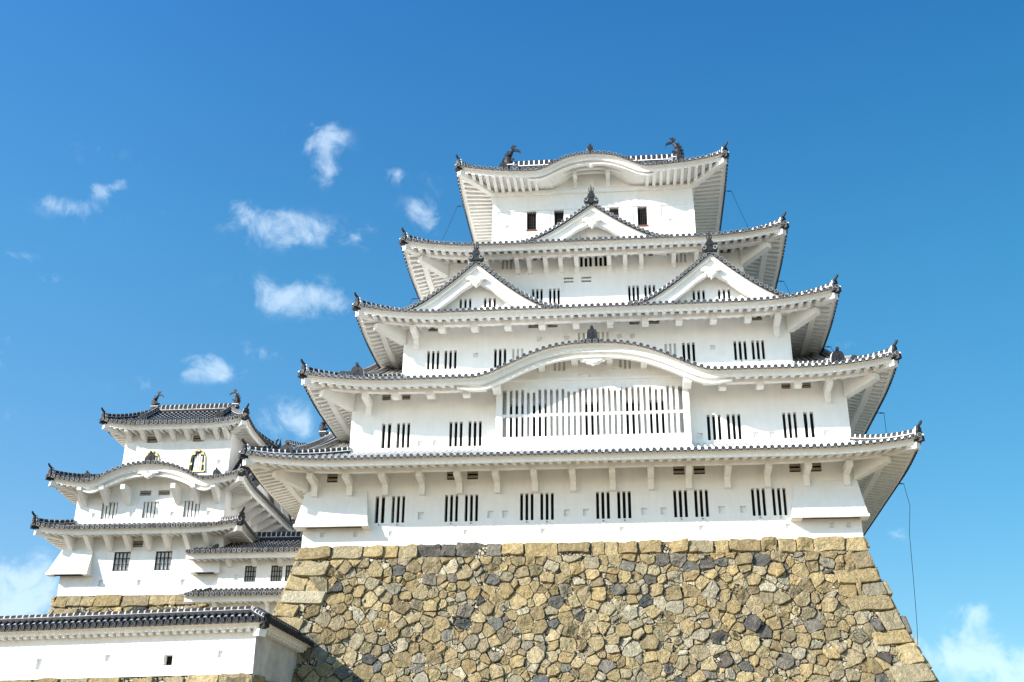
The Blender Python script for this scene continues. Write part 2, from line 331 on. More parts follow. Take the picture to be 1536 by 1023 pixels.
# ---------------------------------------------------------------- tiled roof round a storey
class Roof:
    def __init__(s, parent, low, up, o, ze, rise, lift=.5, A=None, rim=None, pitch=.33, old=False, kara=None, sides='flrb', detail='fl r',
                 rafter=.45, beam=True, zr=.10, tips=True, hip=True, name='roof', ridge_h=.36, Am=5.0, fascia=.22, sl=.22, kth=.42, kboard=True, plaster=None):
        s.low, s.up, s.o, s.ze, s.rise, s.lift = low, up, o, ze, rise, lift
        s.kara = kara or []; s.pitch = pitch; s.fas = fascia; s.sl = sl; s.kth = kth
        xl, xr, yf, yb = low; xl2, xr2, yf2, yb2 = up
        s.ex0, s.ex1, s.ey0, s.ey1 = xl-o, xr+o, yf-o, yb+o
        run = dict(f=yf2-s.ey0, b=s.ey1-yb2, l=xl2-s.ex0, r=s.ex1-xr2); s.run = run; s.Am = Am
        s.tile = TILE_OLD if old else TILE; s.rim = RIM_OLD if old else RIM; s.joint = JOINT_OLD if old else JOINT; s.old = old
        if rim: s.rim = rim
        s.pl = plaster or (PLASTER_OLD if old else PLASTER)
        s.sd = {}
        for k in sides:
            if k in 'fb': s.sd[k] = (s.ex0, s.ex1, run[k], run['l'] if 'l' in sides else 0, run['r'] if 'r' in sides else 0)
            else: s.sd[k] = (s.ey0, s.ey1, run[k], run['f'] if 'f' in sides else 0, run['b'] if 'b' in sides else 0)
        s.zr = zr
        mb = MB()
        for k in s.sd: s.tiles(mb, k, k in detail)
        s.obj = mb.build(name, parent)
        eb = MB(); sf = MB(); bm = MB(); kb = MB()
        for k in s.sd:
            s.sweep(eb, k, [(.05, -.04), (.12, -.12), (.24, -.13), (.26, -.15-fascia), (.36, -.15-fascia), (.36, -.19)], s.pl)
            s.sweep(sf, k, [(.31, -.20), (o+.02, -.20+sl*(o-.3))], s.pl)
            if k in detail: s.rafters(sf, k, rafter)
            if beam: s.sweep(bm, k, [(o-1.40, -.35+sl*(o-1.72)+.03), (o-1.40, -.55+sl*(o-1.72)), (o-1.10, -.55+sl*(o-1.72)), (o-1.10, -.35+sl*(o-1.42)+.03)], s.pl, nokara=True)
        eb.build('eave_board', s.obj); sf.build('soffit', s.obj)
        if beam: bm.build('eave_beam', s.obj)
        for (xc, hw, h) in s.kara:
            if kboard:
                rows = []
                for i in range(61):
                    t = -1.12+2.24*i/60; x = xc+hw*t; z = s.Zs('f', x, 0); th = s.kth*(1-max(0, (abs(t)-.8)/.34)**2*.62)
                    y = s.ey0
                    pr = [(.27, -.20), (.29, -.24-th*.5), (.46, -.24-th*.5), (.48, -.28-th*.85), (.38, -.28-th*.85), (.38, -.30-th), (.62, -.30-th), (.62, -.2)]
                    rows.append([(x, y+b, z+c) for b, c in pr])
                kb.grid(rows, s.pl); kb.face(rows[0], s.pl); kb.face(rows[-1][::-1], s.pl)
                kb.build('bargeboard', s.obj)
        if hip:
            for (k, cx, cy, ux, uy, nx, ny) in (('f', s.ex0, s.ey0, xl2, yf2, -1, -1), ('f', s.ex1, s.ey0, xr2, yf2, 1, -1), ('b', s.ex0, s.ey1, xl2, yb2, -1, 1), ('b', s.ex1, s.ey1, xr2, yb2, 1, 1)):
                lat = 'l' if nx < 0 else 'r'
                if k not in s.sd or lat not in s.sd: continue
                path = []
                for i in range(13):
                    q = .035+.965*i/12; x = cx+(ux-cx)*q; y = cy+(uy-cy)*q
                    path.append((x, y, s.Zs(k, x, q)))
                hb = MB(); ridge_strip(hb, path, .34, ridge_h, s.tile, s.joint)
                if tips: tip_ornament(hb, Vector(path[0])+Vector((-nx*.02, -ny*.02, .02)), (nx, ny), .54, s.tile if old else BRONZE, s.joint)
                hb.build('hip_ridge', s.obj)
                zc = s.Zs(k, cx, 0)
                sb = MB()                                       # corner beam under the hip
                z0 = s.ze+s.zr-.20+sl*(o-.3)
                sb.beam((cx-nx*.22, cy-ny*.22, zc-.33), (cx-nx*o, cy-ny*o, z0-.02), .34, .30, s.pl)
                sb.beam((cx-nx*.02, cy-ny*.02, zc-.10), (cx-nx*.55, cy-ny*.55, zc-.16), .22, .2, s.tile)
                if beam:                                        # diagonal brace at the wall corner
                    fr = frame_at((cx-nx*o, cy-ny*o, 0), (nx, ny)); zt = s.ze+s.zr
                    sb.prism([(0, zt-.85), (0, zt+.1), (1.9, zt-.12), (1.9, zt-.42)], lambda a, b, z, f=fr: f(b, -a, z), -.2, .2, s.pl)
                sb.build('hip_beam', s.obj)
    def K(s, x):
        z = 0
        for xc, hw, h in s.kara:
            t = abs(x-xc)/hw
            if t < 1: z += h*(1-t**2.6)**2
        return z
    def liftat(s, k, t):
        s0, s1, run, ra, rb = s.sd[k]; z = 0
        if ra: z += s.lift*max(0, 1-(t-s0)/s.Am)**2
        if rb: z += s.lift*max(0, 1-(s1-t)/s.Am)**2
        return z
    def g(s, q): return .78*q+.22*q*q
    def Zs(s, k, t, q):
        z = s.ze+s.zr+s.rise*s.g(q)+s.liftat(k, t)*(1-q)
        if k == 'f' and s.kara:
            kk = s.K(t)
            if kk > 0: z = max(z, s.ze+s.zr+kk)
        return z
    def pos(s, k, t, d, z):
        if k == 'f': return Vector((t, s.ey0+d, z))
        if k == 'b': return Vector((t, s.ey1-d, z))
        if k == 'l': return Vector((s.ex0+d, t, z))
        return Vector((s.ex1-d, t, z))
    def tiles(s, mb, k, detail):
        s0, s1, run, ra, rb = s.sd[k]; n = max(1, round((s1-s0)/s.pitch)); p = (s1-s0)/n; r = .095
        along = Vector((1, 0, 0)) if k in 'fb' else Vector((0, 1, 0)); out = s.pos(k, 0, -1, 0)-s.pos(k, 0, 0, 0)
        def qm(t):
            q = 1.0
            if ra: q = min(q, (t-s0)/ra)
            if rb: q = min(q, (s1-t)/rb)
            return max(q, .01)
        for i in range(n):                                      # pan sheet between the rolls
            ta, tb = s0+i*p, s0+(i+1)*p; qa, qb = qm(ta), qm(tb); m = 6
            ra_, rb_ = [], []
            for j in range(m+1):
                a = qa*j/m; b = qb*j/m
                ra_.append(s.pos(k, ta, a*run, s.Zs(k, ta, a)-.03)); rb_.append(s.pos(k, tb, b*run, s.Zs(k, tb, b)-.03))
            mb.grid([ra_, rb_], s.tile if s.old else PAN)
            if not detail: continue
            t0, t1 = s0+(i+.5)*p, s0+(i+1.5)*p
            if i < n-1:                                         # drooping pan tile at the eave
                rowt, rowb = [], []
                for j in range(5):
                    t = t0+(t1-t0)*j/4; sag = math.sin(math.pi*j/4)*.075; z = s.Zs(k, t, 0)
                    rowt.append(s.pos(k, t, -.02, z+.0-sag*.6)); rowb.append(s.pos(k, t, -.02, z-.055-sag))
                mb.grid([rowt, rowb], s.tile)
        if not detail: return
        for i in range(n):
            t = s0+(i+.5)*p; q1 = qm(t); L = q1*run; m = max(1, int(L/.34)); rows = []; kinds = []
            ang = [0, .9, math.pi/2, math.pi-.9, math.pi]
            for j in range(m+1):
                for f in ((0, .70) if j < m else (0,)):
                    q = q1*(j+f)/m; c = s.pos(k, t, q*run, s.Zs(k, t, q)-.01); rows.append([c+along*r*math.cos(a)+Vector((0, 0, r*1.15*math.sin(a))) for a in ang]); kinds.append(f > 0)
            if s.old: mf = lambda rr, kk: s.joint if (kinds[rr]) else s.tile
            else: mf = lambda rr, kk: s.joint if (kinds[rr] or kk in (0, 3)) else s.tile
            mb.grid(rows, s.tile, False, mf)
            c = s.pos(k, t, -.045, s.Zs(k, t, 0)); cb = s.pos(k, t, .02, s.Zs(k, t, 0)); nn = 10; R1 = .112
            ring = lambda cc, rr: [cc+along*rr*math.cos(2*math.pi*a/nn)+Vector((0, 0, rr*math.sin(2*math.pi*a/nn))) for a in range(nn)]
            o1, o2, o3 = ring(cb, R1), ring(c, R1), ring(c, R1*.78); o4 = ring(c-out*.02, R1*.72)
            mb.grid([o1, o2], s.joint, True, (lambda rr, kk: s.joint if kk < 5 else s.tile) if not s.old else (lambda rr, kk: s.tile)); mb.grid([o2, o3], s.rim, True); mb.grid([o3, o4], s.tile, True); mb.face(o4, s.tile)
            bs = ring(c-out*.0, R1*.16); mb.face(bs, s.rim)
    def samples(s, k):
        s0, s1 = s.sd[k][:2]; n = max(12, int((s1-s0)/.35)); return [s0+(s1-s0)*i/n for i in range(n+1)]
    def sweep(s, mb, k, prof, m, nokara=False):
        s0, s1, run, ra, rb = s.sd[k]; runs = [[]]
        for t in s.samples(k):
            kk = s.K(t) if k == 'f' else 0
            if nokara and kk > .02:
                if runs[-1]: runs.append([])
                continue
            row = []
            for wd, dz in prof:
                a = wd if ra else 0; b = wd if rb else 0
                tt = s0+a+(t-s0)*((s1-s0-a-b)/(s1-s0)); fade = max(0, 1-max(0, wd-.32)/max(s.o, .5))
                z = s.ze+s.zr+kk+s.liftat(k, t)*fade+dz
                row.append(s.pos(k, tt, wd, z))
            runs[-1].append(row)
        for rr in runs:
            if len(rr) > 1: mb.grid(rr, m); mb.face(rr[0], m) if nokara else None; mb.face(rr[-1][::-1], m) if nokara else None
    def rafters(s, mb, k, pitch):
        s0, s1, run, ra, rb = s.sd[k]; n = round((s1-s0)/pitch); p = (s1-s0)/n
        for i in range(n):
            t = s0+(i+.5)*p; we = s.o
            if k == 'f' and s.K(t) > .02: continue
            if ra: we = min(we, t-s0)
            if rb: we = min(we, s1-t)
            if we < .5: continue
            lf = s.liftat(k, t); zb = s.ze+s.zr-.202
            f2 = max(0, 1-max(0, we-.32)/s.o)
            mb.beam(s.pos(k, t, .30, zb+lf), s.pos(k, t, we, zb+lf*f2+s.sl*(we-.3)), p*.46, .18, s.pl)
# ---------------------------------------------------------------- walls and openings
def wall_panel(mb, x0, x1, z0, z1, y, holes, m):
    xs = sorted({x0, x1, *[v for h in holes for v in h[:2] if x0 < v < x1]}); zs = sorted({z0, z1, *[v for h in holes for v in h[2:] if z0 < v < z1]})
    for a, b in zip(xs, xs[1:]):
        for c, d in zip(zs, zs[1:]):
            mx, mz = (a+b)/2, (c+d)/2
            if any(h[0] < mx < h[1] and h[2] < mz < h[3] for h in holes): continue
            mb.face([(a, y, c), (b, y, c), (b, y, d), (a, y, d)], m)
def storey(parent, x0, x1, yf, yb, z0, z1, holes=(), m=None, name='wall', more=None):
    m = m or PLASTER; mb = MB(); wall_panel(mb, x0, x1, z0, z1, yf, list(holes), m)
    mb.face([(x1, yf, z0), (x1, yb, z0), (x1, yb, z1), (x1, yf, z1)], m); mb.face([(x0, yb, z0), (x0, yf, z0), (x0, yf, z1), (x0, yb, z1)], m)
    mb.face([(x1, yb, z0), (x0, yb, z0), (x0, yb, z1), (x1, yb, z1)], m); mb.face([(x0, yf, z1), (x1, yf, z1), (x1, yb, z1), (x0, yb, z1)], m)
    if more: more(mb)
    return mb.build(name, parent)
def cached(key, fn, _c={}):
    if key not in _c: _c[key] = fn()
    return _c[key]
def recess(mb, w, h, dp, m, back):
    a = w/2
    mb.face([(-a, 0, 0), (-a, dp, 0), (-a, dp, h), (-a, 0, h)], m); mb.face([(a, dp, 0), (a, 0, 0), (a, 0, h), (a, dp, h)], m)
    mb.face([(-a, dp, 0), (-a, 0, 0), (a, 0, 0), (a, dp, 0)], m); mb.face([(-a, 0, h), (-a, dp, h), (a, dp, h), (a, 0, h)], m)
    mb.face([(-a, dp, 0), (a, dp, 0), (a, dp, h), (-a, dp, h)], back)
WCACHE = {}
def opening(parent, name, sub, w, h, kind, pos, fr=.3, hook=False):
    """a recessed opening with its bars; copies share meshes. pos = bottom centre on the wall face"""
    key = (name, round(w, 2), round(h, 2), kind, fr, hook)
    if key not in WCACHE:
        mb = MB(); sb = MB(); pl = PLASTER
        if kind == 'slot':                                      # thick white upright bars, dark slots
            recess(mb, w, h, .32, pl, DARK); n = max(2, round((w/.145+1)/2)); sw = w/(2*n-1)*1.10; bw = (w-n*sw)/(n-1)
            for i in range(n-1):
                x = -w/2+sw*(i+1)+bw*i; sb.box(x, x+bw, .03, .17, .0, h, pl)
        elif kind == 'shut':
            recess(mb, w, h, .10, pl, SHUTTER); n = 3; sw = w/5
            for i in range(2): sb.box(-w/2+sw*(2*i+1), -w/2+sw*(2*i+2), .01, .09, 0, h, pl)
        elif kind == 'vent':
            recess(mb, w, h, .28, pl, DARK); n = 2
            for i in range(n): z = h*(.16+.44*i); sb.box(-w/2, w/2, .04, .12, z, z+h*.24, VENTWOOD)
        elif kind == 'slit':
            recess(mb, w, h, .25, pl, DARK); sb.box(-w/2, w/2, .03, .2, h*.33, h*.67, pl)
        elif kind == 'open':
            recess(mb, w, h, .35, pl, DARK)
            for i in range(5): x = -w/2+w*(i+.5)/5; sb.box(x-.018, x+.018, .12, .16, 0, h, WOOD)
            for i in range(6): z = h*(i+.5)/6; sb.box(-w/2, w/2, .17, .19, z-.015, z+.015, WOOD)
            sb.box(-w/2-.04, w/2+.04, -.05, .1, -.09, .0, REDWOOD)
        elif kind == 'grid':                                    # black lattice before pale shutters
            recess(mb, w, h, .36, PLASTER_OLD, DARK)
            for i in range(5): x = -w/2+.035+(w-.07)*i/4; sb.box(x-.024, x+.024, .07, .12, 0, h, WOOD)
            for i in range(4): z = .03+(h-.06)*i/3; sb.box(-w/2, w/2, .05, .068, z-.024, z+.024, WOOD)
            for i in range(4): x = -w/2+.035+(w-.07)*(i+.5)/4; mb.box(x-.085, x+.085, .15, .18, .02, h-.02, PLASTER_OLD)
        elif kind == 'slat':
            recess(mb, w, h, .34, PLASTER_OLD, DARK)
            for i in range(4): x = -w/2+w*(i+.62)/4.4; sb.box(x-.065, x+.065, .12, .24, 0, h, PLASTER_OLD)
        elif kind == 'loop':
            recess(mb, w, h, .13, pl, PLASTER)
        elif kind == 'hole':
            recess(mb, w, h, .35, pl, DARK)
        hb = None
        if hook:
            hb = MB(); hb.tube([(-.02, -.0, -.12), (-.0, -.16, -.10), (.05, -.2, -.16)], .016, BLACK, 4)
        o = mb.build(name, parent, loc=pos)
        s = sb.build(sub, o, loc=pos) if sb.f else None
        hk = hb.build('latch_hook', o, loc=pos) if hb else None
        WCACHE[key] = (o, s, hk); return o
    o0, s0, h0 = WCACHE[key]; o = link(name, o0.data, parent, pos)
    if s0: link(sub, s0.data, o, pos)
    if h0: link('latch_hook', h0.data, o, pos)
    return o
class Front:                                                    # collects the openings of a storey's front wall
    def __init__(s, y): s.y = y; s.L = []
    def add(s, name, sub, xc, z0, w, h, kind, hook=False): s.L.append((name, sub, xc, z0, w, h, kind, hook)); return s
    def holes(s): return [(x-w/2, x+w/2, z, z+h) for _, _, x, z, w, h, _, _ in s.L]
    def place(s, parent):
        for n, sub, x, z, w, h, k, hk in s.L:
            o = opening(parent, n, sub, w, h, k, (x, s.y, z), hook=hk)
            if n == 'window' and k == 'shut': o['label'] = 'small window closed by pale shutters'
def brackets(parent, xs, y, prof, wd, m=None):
    """arms under the eave; prof = [(outward, z)] polygon, outward positive towards -y"""
    m = m or PLASTER; me = None
    for x in xs:
        if me is None:
            mb = MB(); mb.prism([(a, z) for a, z in prof], lambda a, b, z: Vector((b, -a, z)), -wd/2, wd/2, m); o = mb.build('bracket', parent, loc=(x, y, 0)); me = o.data
        else: link('bracket', me, parent, (x, y, 0))
# ---------------------------------------------------------------- dormer gable
def gable(parent, fr, zb, hw, h, depth, wins=(), old=False, fin=1.0, name='dormer_gable', pend=True, wdt=1.0):
    tile = TILE_OLD if old else TILE; rim = RIM_OLD if old else RIM; joint = JOINT_OLD if old else JOINT; pl = PLASTER_OLD if old else PLASTER
    c = lambda s: zb+h*max(0, 1-abs(s))**1.35
    S = [-1.06+2.12*i/64 for i in range(65)]
    mb = MB()
    def lim(s): return depth
    top = []; bot = []
    mb.grid([[fr(hw*s, 0.02, c(s)-.04) for s in S], [fr(hw*s, depth, c(s)-.04) for s in S]], tile)
    mb.grid([[fr(hw*s, 0.02, c(s)-.13) for s in S], [fr(hw*s, depth, c(s)-.13) for s in S]], pl)
    mb.grid([[fr(hw*s, 0.0, c(s)+.02) for s in S], [fr(hw*s, 0.0, c(s)-.15) for s in S]], tile)
    path = resample([fr(hw*s, -.05, c(s)+.06) for s in S], .29)
    b1 = fr(0, 1, 0)-fr(0, 0, 0); a1 = fr(1, 0, 0)-fr(0, 0, 0); nn = 10
    for p in path:                                              # row of round verge tiles, ends to the front
        ring = lambda b, r: [p+b1*b+a1*r*math.cos(2*math.pi*k/nn)+Vector((0, 0, r*math.sin(2*math.pi*k/nn))) for k in range(nn)]
        o1, o2, o3, o4 = ring(.55, .105), ring(0, .112), ring(0, .078), ring(.02, .075)
        mb.grid([o1, o2], tile, True, lambda rr, kk: joint if kk < 5 and not old else tile); mb.grid([o2, o3], rim, True); mb.grid([o3, o4], tile, True); mb.face(o4, tile)
        mb.face(ring(-.002, .025), rim)
    # rows of roll tiles down the two slopes, behind the verge
    nb = int((depth-.9)/.33)
    for i in range(nb):
        b = .95+.33*i
        for sg in (-1, 1):
            rows = []
            for j in range(25):
                s = sg*j/24*1.04; p = fr(hw*s, b, c(s)-.03)
                rows.append([p-b1*.09, p-b1*.06+Vector((0, 0, .07)), p+Vector((0, 0, .1)), p+b1*.06+Vector((0, 0, .07)), p+b1*.09])
            mb.grid(rows, tile, False, lambda rr, kk: joint if (rr % 2 and not old) or (kk in (0, 3) and not old) else tile)
    go = mb.build(name, parent)
    rb = MB()                                                   # descending ridges just behind the verge, and the top ridge
    for sg in (-1, 1):
        ridge_strip(rb, [fr(hw*sg*(.03+.92*i/20), .66, c(.03+.92*i/20)+.10) for i in range(21)], .30, .36, tile, joint)
    ridge_strip(rb, [fr(0, .2+(depth-.2)*i/6, zb+h+.0) for i in range(7)], .36, .42, tile, joint)
    rb.build('gable_ridge', go)
    if not old or fin:
        for sg in (-1, 1):
            e = MB(); p = fr(hw*sg*.97, .70, c(.97)+.05)
            e.tube([p, p+a1*sg*.22+Vector((0, 0, .05)), p+a1*sg*.36+Vector((0, 0, .20)), p+a1*sg*.52+Vector((0, 0, .27))], [.13, .12, .09, .10], BRONZE, 7)
            e.build('ridge_end_tile', go)
    bb = MB()
    for (d0, d1, b0, bt) in ((.16, .30, .12, .60), (.302, .74, .30, .60), (.742, .90, .24, .60)):
        rows = []
        for s in S:
            k = 1.0+.25*max(0, 1-abs(s)*5)
            lo = lambda z: max(z, zb-.06); rows.append([fr(hw*s, b0, lo(c(s)-d0*k*wdt)), fr(hw*s, b0, lo(c(s)-d1*k*wdt)), fr(hw*s, bt, lo(c(s)-d1*k*wdt)), fr(hw*s, bt, lo(c(s)-d0*k*wdt))])
        bb.grid(rows, pl, True)
    bb.build('bargeboard', go)
    fb = .95                                                    # pediment wall
    pw = MB(); F2 = [s for s in S if abs(s) <= .97]
    hl = [(w[0]-w[2]/2, w[0]+w[2]/2, w[1], w[1]+w[3]) for w in wins]
    xs = sorted({hw*s for s in F2} | {v for q in hl for v in q[:2]})
    for a, b in zip(xs, xs[1:]):
        m_ = (a+b)/2; za, zc = c(a/hw)-.16, c(b/hw)-.16; cuts = [q for q in hl if q[0] < m_ < q[1]]; z0 = min(zb-.06, za, zc)
        if cuts:
            q = cuts[0]; pw.face([fr(a, fb, z0), fr(b, fb, z0), fr(b, fb, q[2]), fr(a, fb, q[2])], pl); pw.face([fr(a, fb, q[3]), fr(b, fb, q[3]), fr(b, fb, zc), fr(a, fb, za)], pl)
        else: pw.face([fr(a, fb, z0), fr(b, fb, z0), fr(b, fb, zc), fr(a, fb, za)], pl)
    for q in hl:                                                # raised sill under the openings
        pass
    pw.build('pediment_wall', go)
    for w in wins:
        wm = MB(); lb = MB(); a0, a1_, z0, z1 = w[0]-w[2]/2, w[0]+w[2]/2, w[1], w[1]+w[3]; f = lambda a, b, z: fr(a, fb+b, z)
        wm.face([f(a0, 0, z0), f(a0, .3, z0), f(a0, .3, z1), f(a0, 0, z1)], pl); wm.face([f(a1_, .3, z0), f(a1_, 0, z0), f(a1_, 0, z1), f(a1_, .3, z1)], pl)
        wm.face([f(a0, 0, z0), f(a1_, 0, z0), f(a1_, .3, z0), f(a0, .3, z0)], pl); wm.face([f(a0, 0, z1), f(a0, .3, z1), f(a1_, .3, z1), f(a1_, 0, z1)], pl)
        wm.face([f(a0, .3, z0), f(a1_, .3, z0), f(a1_, .3, z1), f(a0, .3, z1)], DARK)
        n = 3; sw = w[2]/5.0
        for i in range(2): lb.prism([(a0+sw*(2*i+1), z0), (a0+sw*(2*i+2), z0), (a0+sw*(2*i+2), z1), (a0+sw*(2*i+1), z1)], f, .02, .15, pl)
        for k_ in wm.f: pass
        wo_ = wm.build('window', go); lb.build('lattice', go) if False else None
        for vv in lb.f: pass
        merge_into(wo_, lb)
    if pend: pendant(go, fr, zb+h-1.0*wdt, .74*wdt, pl, b=.06)
    if fin: finial('ridge_finial', fr(0, -.05, zb+h+.05), -b1, fin, go)
    return go
def merge_into(o, mb):
    """add bars to a window mesh that already sits at the third level"""
    me = o.data; v = [tuple(x.co) for x in me.vertices]; f = [tuple(p.vertices) for p in me.polygons]; mi = [p.material_index for p in me.polygons]; mats = [m for m in me.materials]
    k = len(v); v += mb.v; f += [tuple(i+k for i in q) for q in mb.f]
    for q in mb.m:
        if mb.mats[q] not in mats: mats.append(mb.mats[q])
        mi.append(mats.index(mb.mats[q]))
    n = bpy.data.meshes.new(me.name); n.from_pydata(v, [], f)
    for m in mats: n.materials.append(m)
    n.polygons.foreach_set('material_index', mi); n.update(); o.data = n
def pendant(parent, fr, ztop, sz, pl, b=.0, wide=1.0):           # carved white pendant under the peak
    mb = MB(); pts = []
    prof = [(.08, .05), (.55, .18), (.92, .02), (.98, -.14), (.78, -.12), (.60, -.22), (.55, -.40), (.34, -.46), (.26, -.62), (.10, -.66), (0, -.80)]
    out = [(a*sz*.78*wide, ztop+z*sz) for a, z in prof]+[(-a*sz*.78*wide, ztop+z*sz) for a, z in prof[-2::-1]]
    mb.prism(out, fr, b, b+.2, pl)
    inn = [(a*.72, ztop-.16*sz+(z-ztop)*.7+.02) for a, z in out]; mb.prism(inn, fr, b-.05, b-.002, pl)
    for s in (-1, 1):
        mb.tube([fr(s*sz*wide*(.30+.14*math.cos(t)), b-.06, ztop-sz*.10+sz*.13*math.sin(t)) for t in [k*.75 for k in range(8)]], .04*sz, pl, 5)
    mb.tube([fr(0, b-.12, ztop-.06*sz), fr(0, b-.0, ztop-.06*sz)], [.05*sz, .12*sz], pl, 6)
    return mb.build('pendant_ornament', parent)
# ---------------------------------------------------------------- stone walling
def clip_poly(poly, nx, ny, d):                                 # keep nx*x+ny*y <= d
    out = []
    for i in range(len(poly)):
        a, b = poly[i], poly[(i+1) % len(poly)]; fa = nx*a[0]+ny*a[1]-d; fb = nx*b[0]+ny*b[1]-d
        if fa <= 0: out.append(a)
        if (fa < 0 < fb) or (fb < 0 < fa): t = fa/(fa-fb); out.append((a[0]+(b[0]-a[0])*t, a[1]+(b[1]-a[1])*t))
    return out
TANS = [(.37, .285, .145), (.34, .26, .13), (.41, .325, .18), (.30, .23, .12), (.35, .29, .175), (.28, .22, .12), (.38, .30, .16), (.25, .20, .12), (.32, .27, .17)]
GREYS = [(.105, .100, .092), (.135, .128, .114), (.085, .081, .075), (.18, .168, .142), (.21, .195, .16)]
PALES = [(.42, .37, .26), (.34, .30, .215), (.38, .34, .24), (.28, .25, .18)]
def shade(c, r, a, b):
    k = r.uniform(a, b); return tuple(v*k for v in c)
def stone_col(r):
    t = r.random(); c = r.choice(TANS) if t < .82 else r.choice(GREYS) if t < .90 else r.choice(PALES); k = r.uniform(.74, 1.12); j = r.uniform(-.012, .012)
    return (c[0]*k+j, c[1]*k, c[2]*k-j*.5)
def add_stone(mb, poly, M, r, col, proud=.06, rough=True, inset=.03):
    n0 = len(poly)
    if n0 < 3: return
    cx = sum(p[0] for p in poly)/n0; cy = sum(p[1] for p in poly)/n0
    P = []
    if rough:                                                   # knock the corners off
        for i in range(n0):
            a, b = poly[i], poly[(i+1) % n0]; k = r.uniform(.03, .13)
            P.append((a[0]*(1-k)+b[0]*k, a[1]*(1-k)+b[1]*k)); 
            for f_ in (.34, .66):
                m = r.uniform(-.055, .055); P.append((a[0]*(1-f_)+b[0]*f_+m*(b[1]-a[1]), a[1]*(1-f_)+b[1]*f_-m*(b[0]-a[0])))
            k = r.uniform(.03, .13)
            P.append((a[0]*k+b[0]*(1-k), a[1]*k+b[1]*(1-k)))
    else:
        for i in range(n0):
            a, b = poly[i], poly[(i+1) % n0]
            for k in (.06, .5, .94): P.append((a[0]*(1-k)+b[0]*k, a[1]*(1-k)+b[1]*k))
    sz = sum(math.hypot(p[0]-cx, p[1]-cy) for p in P)/len(P)
    if sz < .05: return
    tx, ty = r.gauss(0, .13 if rough else .03), r.gauss(0, .13 if rough else .03)
    def ring(f, o, jit):
        return [M(cx+(p[0]-cx)*f, cy+(p[1]-cy)*f, o+(p[0]-cx)*tx+(p[1]-cy)*ty+r.uniform(-jit, jit)) for p in P]
    f1 = 1-min(.3, inset/sz)
    rows = [ring(1.0, -.15, 0), ring(1.0, proud*.1, .012), ring(f1, proud*.92, .014), ring(f1*.55, proud, .016)]
    i0 = mb.grid(rows, STONE, True, None, col)
    k = len(mb.v); mb.v.append(tuple(M(cx, cy, proud+r.uniform(-.02, .03)))); n = len(P); b0 = i0+3*n
    for i in range(n): mb.f.append((b0+i, b0+(i+1) % n, k)); mb.m.append(mb.mi(STONE)); mb.c.append(col)
